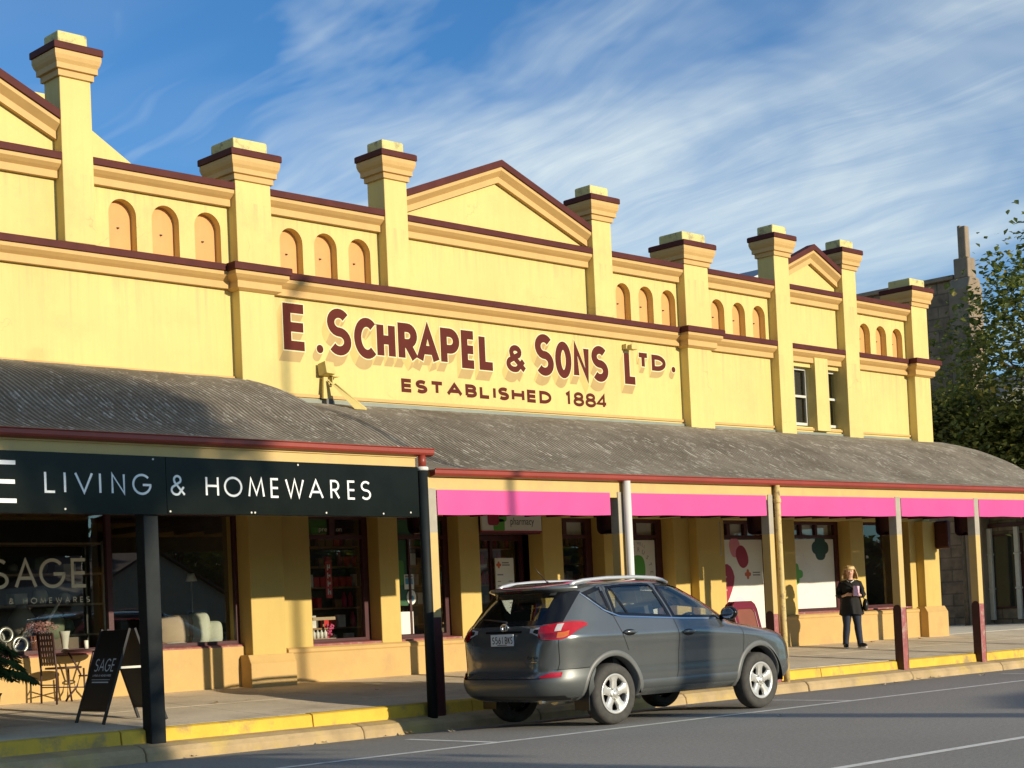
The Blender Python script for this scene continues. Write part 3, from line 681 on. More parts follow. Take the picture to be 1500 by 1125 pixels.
WORDS = [[('E',14.94,15.40,5.51,6.22),('.',15.62,5.57,.065)],[('S',15.77,16.24,5.50,6.23),('C',16.30,16.72,5.49,6.14),('H',16.76,17.14,5.495,6.13),('R',17.20,17.62,5.495,6.13),('A',17.58,18.08,5.495,6.13),('P',18.11,18.53,5.495,6.13),('E',18.57,18.92,5.495,6.13),('L',18.97,19.35,5.495,6.13)],
    [('&',19.60,20.08,5.51,5.98)],[('S',20.30,20.76,5.50,6.23),('O',20.80,21.21,5.49,6.14),('N',21.26,21.67,5.495,6.13),('S',21.73,22.17,5.49,6.14)],[('L',22.61,22.97,5.50,6.14),('T',22.98,23.30,5.81,6.11),('D',23.38,23.78,5.80,6.10),('.',24.0,5.86,.055)]]
for wd in WORDS:
    newword()
    for g_ in wd:
        if g_[0] == '.': dot(*g_[1:]); continue
        c,a,b,z0,z1 = g_; block(c,a,b,z0,z1, S1 if z1-z0 > .5 else (.09 if c != '&' else .098))
    endword()
newword()
for c,x0,W in setline('ESTABLISHED',17.23,20.66,.215,.053,ratio=1.75): add_letter(FACE,c,x0,5.012,W,.220,.060,-.0048)
endword(); newword()
for c,a,b in (('1',21.01,21.13),('8',21.22,21.49),('8',21.53,21.80),('4',21.82,22.10)): add_letter(FACE,c,a,5.012,b-a,.255,.056,-.0048)
endword()

# black fascia sign of the homewares shop
t = thing('shop_sign','long gloss black fascia sign with white homewares lettering under the left gutter','sign',(9.9,-4.1,2.65))
q = MB()
for a,b in ((4.0,7.05),(7.056,10.16),(10.166,13.90)): q.box(a,b,-4.115,-4.075,2.655+.0045*(a-8),3.305)
q.build('board',SIGNB,t,.004)
q = MB(); q.box(4.0,13.9,-4.0749,-4.05,2.66,3.30); q.build('backing',BLK,t)
q = MB(); H = .235; sw = .026
for c,a,b in [('L',8.665,8.80),('I',8.893,8.92),('V',9.02,9.245),('I',9.315,9.342),('N',9.465,9.635),('G',9.725,9.965),('&',10.215,10.41),('H',10.68,10.86),('O',10.93,11.185),('M',11.265,11.50),('E',11.585,11.71),('W',11.80,12.08),('A',12.145,12.37),('R',12.475,12.62),('E',12.74,12.865),('S',12.95,13.11)]:
    add_letter(q,c,a,2.868,b-a,H,sw,-4.118)
for c,a,b in [('E',8.03,8.365),('G',7.2,7.66),('A',6.7,7.15),('S',6.25,6.6)]: add_letter(q,c,a,2.755,b-a,.445,.045,-4.118)
q.build('lettering',LETW,t,recalc=False)
q = MB()
for x,z in ((8.9,2.70),(10.2,2.69),(11.3,2.69),(11.35,2.69),(12.4,2.7),(13.3,2.70),(13.75,2.72),(10.0,3.27),(12.0,3.27)): q.lathe([(.012,-.003),(.012,.003)],(x,-4.118,z),8,axis='y')
q.build('screws',PIPE,t)
# window decal of the homewares shop
t = tag(MB().build('x',WHT),'x') if False else None
GOLD = mat('cream_vinyl_lettering',(.80,.76,.60),.5,0)
q = MB(); yv = .128; z0=2.0; H=.40; sw=.046
for c,a,b in [('S',10.14,10.42),('A',10.50,10.83),('G',10.86,11.24),('E',11.33,11.57)]: add_letter(q,c,a,z0,b-a,H,sw,yv)
tag(q.build('window_lettering',GOLD,recalc=False),'large cream vinyl letters on the homewares window left of the black post','lettering'); q=MB()
for c,x0,W in setline('LIVING & HOMEWARES',9.75,11.60,.075,.012,ratio=1.05): add_letter(q,c,x0,1.80,W,.078,.013,yv)
tag(q.build('window_lettering',GOLD,recalc=False),'small line of cream vinyl letters below the large ones on the homewares window','lettering')
# ------------------------------------------------------------------ posters, decals and goods in the shop windows
PW = mat('white_poster_paper',(.74,.73,.67),.55,.03,3); PGRN = mat('leaf_green_print',(.10,.36,.045),.5,.05); PMAR = mat('crimson_print',(.33,.022,.055),.5,.05)
PPNK = mat('rose_print',(.62,.10,.22),.5,.05); PPALE = mat('pale_rose_print',(.66,.24,.31),.5,.05); PDGR = mat('dark_green_print',(.012,.05,.028),.5,.1); PGRY = mat('grey_print',(.22,.21,.2),.6,0)
PLIL = mat('lilac_print',(.60,.60,.68),.5,.03); PRED = mat('red_print',(.55,.05,.045),.5,.05); PBLU = mat('blue_print',(.07,.28,.45),.5,.2,8); PORG = mat('orange_red_print',(.55,.12,.05),.5,.05)
DKG = mat('deep_green_film',(.022,.085,.03),.4,.15,2); DKG2 = mat('bright_green_film',(.06,.20,.02),.4,.1,2)
def ell(mb, xc, zc, rx, rz, y, mi=0, n=28, rot=0, p=2.0):
    vs = []
    for i in range(n):
        t = 2*PI*i/n; c,s = math.cos(t),math.sin(t); u = rx*math.copysign(abs(c)**(2/p),c); v = rz*math.copysign(abs(s)**(2/p),s)
        vs.append((xc+u*math.cos(rot)-v*math.sin(rot), y, zc+u*math.sin(rot)+v*math.cos(rot)))
    mb.add(vs,[tuple(range(n))[::-1]],mi)
def cross(mb, xc, zc, r, y, mi=0, p=3.2):
    ell(mb,xc,zc,r*.42,r,y,mi,p=p); ell(mb,xc,zc,r,r*.42,y-.0004,mi,p=p)
# projecting pharmacy name board
t = thing('shop_sign','white pharmacy name board with red and green cross above the shop entrance','sign',(19.5,-.05,2.79))
q = MB(); q.box(18.80,20.20,-.07,-.03,2.79,3.40); q.build('board',PW,t,.004)
q = MB(); q.box(18.79,20.21,-.075,-.025,2.765,2.79); q.build('edge_trim',PMAR,t)
q = MB()
for xc,zc,mi,k in ((19.06,2.99,0,0),(19.24,3.05,1,1),(19.19,2.88,1,2),(19.12,3.18,0,3)): ell(q,xc,zc,.13,.11,-.0725-.0008*(4-k if mi==0 else 1),mi,p=5)
q.build('cross_emblem',[PMAR,PGRN],t,recalc=False)
q = MB(); bfont(q,'pharmacy',19.46,-.0725,2.895,.125,.56); q.build('lettering',BLK,t,recalc=False)
# notice board in the entrance
t = thing('notice_board','tall off-white opening hours board with red cross standing in the pharmacy door','notice board',(19.75,.44,1.2))
q = MB(); q.box(19.54,19.98,.43,.455,1.15,2.36); q.build('panel',PW,t,.004)
q = MB(); cross(q,19.62,2.24,.06,.428,0); q.build('cross_emblem',PORG,t,recalc=False)
q = MB()
for z,a,b in ((2.265,19.70,19.86),(2.225,19.70,19.88),(2.06,19.58,19.72)): q.quad((a,.428,z),(b,.428,z),(b,.428,z+.022),(a,.428,z+.022))
for i in range(9):
    z = 1.95-.075*i; q.quad((19.58,.428,z),(19.66+.02*(i%3),.428,z),(19.66+.02*(i%3),.428,z+.014),(19.58,.428,z+.014)); q.quad((19.84,.428,z),(19.94,.428,z),(19.94,.428,z+.014),(19.84,.428,z+.014))
q.build('printed_lines',PGRY,t,recalc=False)
# first pharmacy window: green strip with lettering, red vertical sign, shelves
q = MB(); q.quad((15.3,.31,2.74),(15.86,.31,2.74),(15.86,.31,3.0),(15.3,.31,3.0)); ell(q,15.62,2.80,.075,.06,.309,1,p=3); tag(q.build('window_film',[DKG2,PGRN],recalc=False),'green film over the transom of the window right of the homewares pier','window film')
q = MB(); bfont(q,'pre',15.66,.262,2.79,.075,.155); bfont(q,'on',15.995,.262,2.79,.075,.11); tag(q.build('window_lettering',PIPE,recalc=False),'small pale lettering split by the dark mullion above the first pharmacy window','lettering')
q = MB(); q.box(15.83,15.95,.36,.375,1.76,2.34); q2 = MB()
t = thing('hanging_sign','narrow red vertical sign with white letters inside the first pharmacy window','sign',(15.9,.37,1.76)); q.build('panel',PRED,t)
for i,(a,b) in enumerate(((.03,.0),(.02,.03),(.03,.02),(.0,.03))):
    zz=2.19-.125*i; q2.box(15.86,15.88,.356,.36,zz,zz+.09); q2.box(15.90,15.92,.356,.36,zz+a,zz+.09-b); q2.box(15.88,15.90,.356,.36,zz+.035,zz+.055)
q2.build('printed_marks',PW,t,recalc=False)
# second pharmacy window: green panel, blue notice, round sticker, white sheet
q = MB(); q.quad((17.09,.30,1.6),(17.44,.30,1.6),(17.44,.30,2.66),(17.09,.30,2.66)); q.quad((17.09,.30,2.74),(18.20,.30,2.74),(18.20,.30,3.0),(17.09,.30,3.0)); ell(q,17.30,2.13,.08,.2,.298,1,p=3.5)
q.build('x',PW) if False else tag(q.build('window_film',[DKG,DKG2],recalc=False),'dark green film filling the left pane behind the black downpipe','window film')
q = MB(); q.box(17.36,17.56,.285,.289,1.86,2.10); q.box(17.38,17.54,.283,.2848,1.94,2.04,1); q.box(17.38,17.54,.283,.2848,2.05,2.085,2); tag(q.build('notice',[PW,PBLU,PGRY]),'small blue and white notice stuck on the window left of the black downpipe','notice')
q = MB(); ell(q,17.50,1.73,.10,.12,.286); ell(q,17.52,1.71,.03,.05,.2855,1); tag(q.build('sticker',[PW,PBLU],recalc=False),'round white sticker below the blue notice by the black downpipe','sticker')
q = MB(); q.box(17.12,17.52,.283,.288,1.14,1.50); q.box(17.13,17.22,.281,.283,1.16,1.28,1); tag(q.build('poster',[PW,PGRN]),'plain white sheet at the bottom of the green film window','poster')
q = MB(); q.box(17.98,18.08,.45,.5,1.12,1.32); q.blob((18.03,.47,1.34),(.05,.04,.05)); tag(q.build('soap_dispenser',PW),'small white pump bottle on the sill right of the cream post','bottle')
# grey-white printed poster with curved lettering
YP = .3325
t = thing('poster','pale poster with TRUSTED lettered in an arc above a green disc','poster',(23.1,YP,1.2))
q = MB(); q.box(22.53,23.60,YP,YP+.002,1.16,2.66); q.build('sheet',PW,t)
q = MB(); ell(q,23.11,2.12,.20,.26,YP-.001,p=2.6); q.build('green_disc',PGRN,t,recalc=False)
q = MB()
for s,rad,a0,a1,h in (('TRUSTED',.43,100,-15,.085),('MORE WELL',.56,118,62,.055)):
    n = len(s)
    for i,ch in enumerate(s):
        if ch == ' ': continue
        a = R(a0+(a1-a0)*i/(n-1)); cx,cz = 23.08+rad*.86*math.cos(a), 2.02+rad*math.sin(a); ro = a-PI/2
        bfont(q,ch,0,YP-.001,0,h,align='C',fn=lambda u,y,v,cx=cx,cz=cz,ro=ro:(cx+u*math.cos(ro)-v*math.sin(ro),y,cz+u*math.sin(ro)+v*math.cos(ro)))
q.build('lettering',PGRY,t,recalc=False)
# pink poster
t = thing('poster','tall white poster with crimson and pink shapes beside the peeling downpipe','poster',(26,YP,.9))
q = MB(); q.box(25.36,26.9,YP,YP+.002,.9,2.67); q.build('sheet',PW,t)
q = MB(); 
ell(q,26.02,2.52,.17,.20,YP-.001,2,rot=.3,p=2.4); ell(q,26.24,2.33,.18,.23,YP-.0016,1,rot=.5,p=2.3)
q.add([(x,YP-.001,z) for x,z in ((25.38,2.12),(25.47,2.08),(25.56,2.12),(25.65,2.18),(25.76,2.19),(25.86,2.14),(25.93,2.05),(25.97,1.93),(25.94,1.80),(25.87,1.66),(25.78,1.52),(25.70,1.42),(25.60,1.38),(25.50,1.40),(25.42,1.48),(25.38,1.6))],[tuple(range(16))],1)
ell(q,26.1,1.38,.19,.17,YP-.001,3); q.build('printed_shapes',[PPNK,PMAR,PPALE,PLIL],t,recalc=False)
q = MB(); cross(q,26.40,1.98,.10,YP-.001,0); q.build('cross_emblem',PORG,t,recalc=False)
q = MB()
for s,z in (('complete',1.92),('health and',1.79),('beauty care',1.66)): bfont(q,s,25.42,YP-.0022,z,.05,.30)
q.build('lettering',PW,t,recalc=False)
q = MB()
for z in (2.0,1.95): q.quad((26.56,YP-.001,z),(26.80,YP-.001,z),(26.80,YP-.001,z+.025),(26.56,YP-.001,z+.025))
q.build('printed_lines',PGRY,t,recalc=False)
# white poster behind the woman
t = thing('poster','large white poster with a green cross filling the window behind the woman','poster',(28.5,YP,1.25))
q = MB(); q.box(27.65,29.38,YP,YP+.002,1.24,2.68); q.build('sheet',PW,t)
q = MB(); cross(q,28.03,1.96,.22,YP-.001,0,p=3); q.build('cross_emblem',PGRN,t,recalc=False)
q = MB(); s = 'TRUSTED'
for i,ch in enumerate(s):
    if ch == ' ': continue
    a = R(72-130*i/(len(s)-1)); cx,cz = 28.05+.36*math.cos(a), 1.93+.5*math.sin(a); ro = a-PI/2
    bfont(q,ch,0,YP-.001,0,.06,align='C',fn=lambda u,y,v,cx=cx,cz=cz,ro=ro:(cx+u*math.cos(ro)-v*math.sin(ro),y,cz+u*math.sin(ro)+v*math.cos(ro)))
q.build('lettering',PLIL,t,recalc=False)
q = MB(); ell(q,28.9,2.50,.30,.15,YP-.0022,p=2.6); ell(q,28.9,2.50,.20,.26,YP-.0026,p=2.8); ell(q,28.9,2.29,.06,.05,YP-.003); q.quad((28.86,YP-.0022,2.6),(28.94,YP-.0022,2.6),(28.94,YP-.0022,2.69),(28.86,YP-.0022,2.69))
tag(q.build('window_decal',PDGR,recalc=False),'dark green scalloped cross decal at the top of the white poster window','decal')
# pale blinds behind the transom lights
BLD = mat('pale_blind_fabric',(.85,.82,.72),.8,.08,2)
for a,b,lb in ((20.85,21.68,'pale blind behind the transom right of the pharmacy entrance'),(22.52,23.6,'pale blind above the TRUSTED poster window'),(25.35,26.93,'pale blind above the crimson poster window'),(27.64,29.39,'pale blind above the green cross poster window')):
    q = MB(); q.box(a,b,.40,.41,2.74,3.0); tag(q.build('blind',BLD),lb,'blind','pale blinds in the transom lights')

# shelving with goods
WOODP = mat('pale_shelf_timber',(.50,.36,.22),.6,.1,4); GC = [mat('goods_'+n,c,.5,.15,8) for n,c in (('red',(.75,.05,.05)),('white',(.85,.82,.74)),('teal',(.12,.42,.46)),('brown',(.36,.21,.10)),('crimson',(.62,.04,.11)),('green',(.18,.40,.11)),('grey',(.46,.44,.40)),('amber',(.80,.45,.10)))]
def shelf(x0,x1,y0,y1,zs,ztop,label):
    t = thing('shelf_unit',label,'shelves',((x0+x1)/2,(y0+y1)/2,.49))
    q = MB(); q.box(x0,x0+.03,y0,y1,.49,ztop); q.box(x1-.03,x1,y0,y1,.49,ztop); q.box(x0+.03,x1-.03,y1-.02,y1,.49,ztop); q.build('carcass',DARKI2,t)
    for z in zs: k = MB(); k.box(x0+.03,x1-.03,y0,y1-.02,z-.025,z); k.build('shelf_board',GC[3],t,.003)
proto = []
for k in range(8):
    q = MB(); w,h,d = (.10,.16,.08,.13,.09,.2,.11,.07)[k],(.16,.2,.22,.13,.24,.1,.18,.15)[k],.09
    if k in (2,4,7): q.lathe([(0,0),(w*.45,0),(w*.45,h*.7),(w*.2,h*.82),(w*.2,h),(0,h)],(0,0,0),12)
    else: q.box(-w/2,w/2,-d/2,d/2,0,h)
    o = q.build('product',GC[k],None,.004); o.location=(0,-500,0); proto.append((o,w))
def stock(x0,x1,y,zs,fill,label,grp,pal):
    for z in zs:
        x = x0+.08
        while x < x1-.08:
            if rnd.random() < fill:
                o,w = proto[rnd.choice(pal)]; c = o.copy(); COL.objects.link(c); c.location = (x+w/2,y+rnd.uniform(-.02,.02),z+.001); c.rotation_euler = (0,0,rnd.uniform(-.25,.25)); tag(c,label,'product',grp); x += w+rnd.uniform(.015,.05)
            else: x += .12
ZS = [1.0,1.3,1.62,1.95,2.28,2.6]
shelf(15.6,17.0,.95,1.3,ZS,2.9,'dark shelves of goods behind the first pharmacy window')
stock(15.6,17.0,1.05,ZS,.8,'small packet or bottle on the dark shelves behind the first pharmacy window','goods on the first window shelves',[0,1,3,4,4,0,6])
shelf(17.9,19.15,1.0,1.3,ZS,2.9,'dark shelves of goods behind the window left of the entrance')
stock(17.9,19.15,1.08,ZS,.6,'small packet or bottle on the dark shelves left of the entrance','goods on the shelves left of the entrance',[1,3,6,3,2,5])
shelf(19.6,21.2,1.7,2.0,ZS,2.9,'dark shelves of goods inside the pharmacy entrance')
stock(19.6,21.2,1.8,ZS,.8,'small packet or bottle on the shelves inside the pharmacy entrance','goods inside the entrance',[0,4,3,6,1,4])
shelf(21.3,23.2,1.0,1.3,ZS,2.9,'dark shelves of goods behind the window right of the entrance')
stock(21.3,23.2,1.08,ZS,.75,'small packet or bottle on the shelves right of the entrance','goods on the shelves right of the entrance',[7,3,6,3,7,5])
for o,w in proto: bpy.data.objects.remove(o)
# low display table by the first pharmacy window
t = thing('display_stand','pale timber two-tier display stand in the first pharmacy window','display stand',(15.8,.55,1.08))
for z in (1.09,1.42): q = MB(); q.box(15.62,16.06,.45,.75,z,z+.05); q.build('tier',WOODP,t,.004)
for x in (15.65,16.0): q = MB(); q.box(x,x+.025,.70,.725,1.14,1.42); q.build('upright',GC[3],t)
for i in range(4): 
    q = MB(); q.lathe([(0,0),(.028,0),(.03,.09),(.012,.11),(.012,.13),(0,.13)],(15.70+.075*i,.55,1.141),12); tag(q.build('candle_jar',GC[1]),'small white jar on the lower tier of the pale display stand','jar','jars on the display stand')
q = MB(); 
for i in range(26): q.blob((16.03+rnd.uniform(-.05,.05),.56+rnd.uniform(-.05,.05),1.27+rnd.uniform(-.08,.08)),.022,0,6,4)
tag(q.build('flower_posy',PPNK),'small pink posy beside the pale display stand','flowers')
# homewares window: cushions, flowers, vases, shelves
def cushion(name,label,c,w,h,d,mt,rot=0,tilt=.15):
    q = MB(); nr_c,nt_c = 12,40
    for sgn in (-1,1):
        rows = []
        for i in range(nr_c+1):
            r_ = math.sin(PI/2*i/nr_c); row = []
            for k in range(nt_c):
                t = 2*PI*k/nt_c; cc,ss = math.cos(t),math.sin(t); e = (abs(cc)**3.6+abs(ss)**3.6)**(-1/3.6)
                row.append((w/2*r_*e*cc, sgn*d*.62*(1-r_*r_)**.5*(1-.10*r_*(e-1)), h/2*r_*e*ss))
            rows.append(row)
        q.grid(rows,0,True,True)
    M = Matrix.Translation(c)@Matrix.Rotation(rot,4,'Z')@Matrix.Rotation(-tilt,4,'X'); q.xf(M)
    return tag(q.build(name,mt),label,'cushion','cushions in the homewares window')
WOV = mat('striped_cushion_cloth',(.55,.42,.28),.9,.12,1)
nt = WOV.node_tree; wv = nd(nt,'ShaderNodeTexWave'); wv.inputs['Scale'].default_value = 26; nt.links.new(mapping(nt),wv.inputs['Vector']); bs = nt.nodes['Principled BSDF']; nt.links.new(mix(nt,wv.outputs['Fac'],(.40,.27,.17),(.66,.55,.40)),bs.inputs['Base Color'])
CUSG = mat('pale_green_cushion_cloth',(.60,.62,.50),.9,.06,3,bump=.2); CUSW = mat('cream_cushion_cloth',(.72,.69,.58),.9,.05,3,bump=.2); CUSB = mat('tan_cushion_cloth',(.40,.28,.17),.9,.1,3)
cushion('cushion','striped tan cushion at the left of the row in the homewares window',(13.12,.52,1.35),.50,.46,.2,WOV,-.5)
cushion('cushion','darker tan cushion leaning behind the striped one',(13.35,.68,1.36),.44,.46,.18,CUSB,-.9)
cushion('cushion','tall pale green cushion right of the striped one',(13.60,.55,1.37),.34,.50,.2,CUSG,-.75)
cushion('cushion','small pale green cushion at the right end of the row',(13.82,.50,1.30),.28,.36,.16,CUSG,-.75)
q = MB(); q.blob((13.05,.33,1.13),(.25,.16,.075),0,20,10); tag(q.build('floor_cushion',CUSW),'flat round cream cushion lying before the striped cushion','cushion','cushions in the homewares window')
q = MB(); q.blob((12.75,.35,1.15),(.22,.16,.06),0,18,9,.1); tag(q.build('folded_throw',mat('rust_throw_cloth',(.33,.2,.13),.9,.15,5)),'rust coloured throw folded left of the cushions','throw')
TERR = mat('terracotta_basket',(.36,.13,.055),.8,.2,14,bump=.6,bscale=60)
q = MB(); q.lathe([(0,0),(.12,0),(.15,.1),(.155,.22),(.15,.27),(.14,.265),(.135,.1),(0,.05)],(10.99,.42,1.105),20)
for k in range(20): a=2*PI*k/20; q.tube([(10.99+.128*math.cos(a),.42+.128*math.sin(a),1.11),(10.99+.158*math.cos(a),.42+.158*math.sin(a),1.37)],.008,5)
tag(q.build('wicker_basket',TERR),'reddish wicker basket holding pink dried flowers behind the metal chair','basket')
q = MB(); FL = [mat('pale_pink_petals',(.72,.42,.38),.8,.15,9), mat('dusty_pink_petals',(.55,.25,.24),.8,.2,9)]
for i in range(260):
    a = rnd.uniform(0,2*PI); r_ = .2*math.sqrt(rnd.random()); z = 1.47 + .10*math.sqrt(max(0,1-(r_/.21)**2))*rnd.uniform(-.7,1); x = 11.02+1.15*r_*math.cos(a); y=.42+r_*math.sin(a)
    for p in range(3):
        b = rnd.uniform(0,2*PI); e = rnd.uniform(.016,.028); q.add([(x,y,z),(x+e*math.cos(b),y+e*math.sin(b),z+e*rnd.uniform(-.5,.9)),(x+e*math.cos(b+1.1),y+e*math.sin(b+1.1),z+e*rnd.uniform(-.2,.9))],[(0,1,2)],1 if x<10.98 and rnd.random()<.8 else 0)
tag(q.build('dried_flowers',FL,recalc=False),'bunch of pink dried hydrangea heads in the wicker basket','flowers')
VASE = mat('stoneware_glaze',(.30,.27,.21),.4,.1,5); VASG = mat('green_stoneware_glaze',(.22,.26,.16),.4,.1,5)
def vase(x,y,z,s,m,label):
    q = MB(); q.lathe([(0,0),(.10*s,0),(.17*s,.15*s),(.18*s,.28*s),(.11*s,.40*s),(.07*s,.44*s),(.09*s,.47*s),(.075*s,.47*s),(.05*s,.42*s)],(x,y,z),24); tag(q.build('vase',m),label,'vase','vases in the homewares window')
vase(11.02,.95,1.34,1.0,VASE,'grey stoneware vase behind the dried flowers'); vase(11.42,.85,1.30,.95,VASG,'green stoneware vase right of the dried flowers')
q = MB(); q.box(10.6,11.8,.75,1.15,1.10,1.335); tag(q.build('display_riser',DARKI2,None,.01),'dark riser carrying the two stoneware vases','plinth')
q = MB(); q.tube([(11.13,.5,1.5),(11.33,.52,1.79)],[.018,.022],10); q.blob((11.335,.52,1.80),.028,0,10,6); tag(q.build('candlestick',CUSW),'slanting white taper leaning above the dried flowers','candle')
q = MB(); q.lathe([(0,0),(.06,0),(.07,.03),(.04,.1),(.06,.25),(.075,.32),(.05,.32),(0,.1)],(11.33,.36,1.10),16); tag(q.build('white_jug',CUSW),'tall white jug right of the wicker basket','jug')
MET = mat('brushed_grey_metal',(.45,.44,.38),.3,.1,5,metal=.8)
for i,(x,z,r_) in enumerate(((10.67,1.26,.10),(10.50,1.40,.09),(10.38,1.34,.12))):
    q = MB(); q.lathe([(r_+.028*math.cos(a),.028*math.sin(a)) for a in [2*PI*k/10 for k in range(10)]],(x,.36+.06*i,z),28,axis='y',closed=True); q.lathe([(0,0),(.06,0),(.06,.012),(.02,.03),(.02,z-r_-1.10),(0,z-r_-1.10)],(x,.36+.06*i,1.10),16)
    tag(q.build('ring_ornament',[MET]),['grey ring ornament on a foot nearest the wicker basket','smaller grey ring ornament left of the nearest one','largest ring ornament at the left edge of the photo'][i],'ornament','ring ornaments in the homewares window')
t = thing('shelf_unit','open metal shelves standing behind the homewares window','shelves',(11.8,2.2,.49))
for x in (11.0,12.9):
    for y in (2.0,2.5): q = MB(); q.box(x,x+.03,y,y+.03,.49,2.75); q.build('upright',MET,t)
for z in (.9,1.35,1.8,2.25,2.7): q = MB(); q.box(11.0,12.93,2.0,2.53,z,z+.03); q.build('shelf_board',WOODP,t)
for i in range(16):
    z = (.93,1.38,1.83,2.28)[i%4]; x = 11.15+.42*(i//4)+rnd.uniform(-.06,.06); q = MB(); s = rnd.uniform(.6,1.1)
    if i%3: q.lathe([(0,0),(.06*s,0),(.11*s,.08*s),(.09*s,.18*s),(.05*s,.22*s),(0,.2*s)],(x,2.2,z),14)
    else: q.box(x-.1,x+.1,2.1,2.35,z,z+.16*s)
    tag(q.build('ornament',rnd.choice([VASE,VASG,CUSW,CUSB,GC[3]])),'small pot or box on the open metal shelves in the homewares shop','ornament','ornaments on the metal shelves')
q = MB(); q.box(12.05,12.2,.30,.32,1.15,1.55); 
# framed lamp on stand
t = thing('floor_lamp','slim floor lamp behind the pale green cushions','lamp',(13.78,.95,1.1)); k=MB(); k.tube([(13.78,.95,1.1),(13.77,.95,2.1)],.012,8); k.lathe([(0,0),(.1,0),(.1,.02),(0,.03)],(13.78,.95,1.1),16); k.build('stand',MET,t); k=MB(); k.lathe([(.05,0),(.09,-.12),(.085,-.12),(.045,0)],(13.77,.95,2.2),16); k.build('lamp_shade',CUSW,t)

# ------------------------------------------------------------------ floodlights
t = thing('floodlight','ochre floodlight box on a braced post standing on the verandah roof below the painted sign','floodlight',(15.63,-.1,4.65))
FPN = mat('ochre_floodlight_paint',(.58,.46,.16),.6,.1,6)
def vroof(x,y): return zr(x,y,float(np.interp(y,[p[0] for p in SP],[p[1] for p in SP])))
q = MB(); q.box(15.60,15.73,-.14,-.04,vroof(15.6,-.1)-.02,4.79); q.build('foot',GREY,t,.006)
q = MB(); q.add([(15.56,-.12,4.79),(15.71,-.12,4.79),(15.68,-.09,5.13),(15.60,-.09,5.13),(15.56,-.07,4.79),(15.71,-.07,4.79),(15.68,-.05,5.13),(15.60,-.05,5.13)],[(0,1,2,3),(5,4,7,6),(0,4,5,1),(1,5,6,2),(2,6,7,3),(3,7,4,0)]); q.build('post',FPN,t,.004)
q = MB(); M = Matrix.Translation((15.64,-.11,5.23))@Matrix.Rotation(R(-12),4,'X')@Matrix.Rotation(R(10),4,'Z'); q.box(-.10,.10,-.09,.07,-.08,.11); q.box(-.08,.08,.07,.10,-.06,.08); q.xf(M); q.build('lamp_housing',FPN,t,.008)
q = MB(); q.box(15.75,15.88,-.13,-.02,5.14,5.152); q.box(15.75,15.83,-.11,-.03,5.02,5.03); q.box(15.75,15.762,-.11,-.04,5.02,5.15); q.build('lamp_bracket',FPN,t)
q = MB(); zb = vroof(15.9,-.62)
q.add([(15.64,-.13,5.08),(15.68,-.16,5.05),(15.72,-.66,zb+.02),(15.95,-.66,zb+.02),(15.78,-.13,5.0),(15.66,-.10,5.06)],[(0,1,2),(1,4,3,2),(0,5,4,1)]); q.tube([(15.78,-.13,5.02),(15.96,-.64,zb+.03)],.02,6); q.build('stay',FPN,t)
t = thing('floodlight','small dark floodlight fixed to the wall over the last capital L of the painted sign','floodlight',(22.7,-.1,6.2))
q = MB(); q.box(22.58,22.66,-.10,0,6.13,6.22); q.build('mount',FPN,t,.004); q = MB(); q.box(22.62,22.78,-.20,-.08,6.11,6.20); q.build('lamp_housing',FPN,t,.008)

# ------------------------------------------------------------------ cafe chair, table, sandwich board, plant
IRON = mat('dark_wrought_iron',(.045,.018,.016),.5,.2,9)
t = thing('cafe_chair','dark wrought iron chair with open lattice back facing the cafe table','chair',(10.84,-.42,fpz(-.42)),R(90))
# chair local: faces -y ; seat .46
q = MB(); zs_=.46
for sx in (-.2,.2):
    for z,y0,y1 in ((0,0,0),): pass
for sx in (-.2,.2): k=MB(); k.tube([(sx,.20,0),(sx,.19,.45),(sx,.23,.92)],.014,8); k.build('rear_leg',IRON,t,local=True)
for sx in (-.2,.2): k=MB(); k.tube([(sx,-.24,0),(sx*.97,-.21,.2),(sx,-.20,.45)],.013,8); k.build('front_leg',IRON,t,local=True)
k=MB(); k.lathe([(0,0),(.23,0),(.235,.012),(.23,.024),(0,.026)],(0,-.02,.45),24); k.build('seat',IRON,t,local=True)
k=MB()
for i in range(6): x=-.17+.068*i; k.box(x-.016,x+.016,.185,.20,.50,.93)
for i in range(6): z=.53+.075*i; k.box(-.2,.2,.183,.202,z-.015,z+.015)
k.xf(Matrix.Translation((0,-.005,0))@Matrix.Shear('XY',4,(0,0))) ; k.v=[(x,y+(z-.5)*.08,z) for x,y,z in k.v]; k.build('backrest',IRON,t,local=True)
k=MB(); k.tube([(-.2,.2,.22),(.2,-.22,.2)],.009,6); k.tube([(.2,.2,.22),(-.2,-.22,.2)],.009,6); k.tube([(-.2,.195,.25),(.2,.195,.25)],.009,6); k.build('stretcher',IRON,t,local=True)
t = thing('cafe_table','round dark wrought iron cafe table with scrolled legs by the homewares window','table',(11.22,-.36,fpz(-.36)))
k=MB(); k.lathe([(0,0),(.30,0),(.31,.012),(.30,.03),(0,.032)],(0,0,.66),32); k.build('tabletop',IRON,t,local=True)
for i in range(3):
    a=2*PI*i/3+.5; c,s=math.cos(a),math.sin(a); k=MB(); k.tube([(.22*c,.22*s,.655),(.13*c,.13*s,.5),(.07*c,.07*s,.36),(.12*c,.12*s,.2),(.24*c,.24*s,.06),(.27*c,.27*s,.012)],.013,8); k.build('leg',IRON,t,local=True)
k=MB(); k.lathe([(.09+.01*math.cos(b),.01*math.sin(b)) for b in [2*PI*j/8 for j in range(8)]],(0,0,.34),20,closed=True); k.build('leg_ring',IRON,t,local=True)
k=MB(); k.lathe([(0,0),(.028,0),(.028,.11),(0,.11)],(11.25,-.34,fpz(-.36)+.694),14); tag(k.build('candle',CUSW),'short cream candle standing on the cafe table','candle')
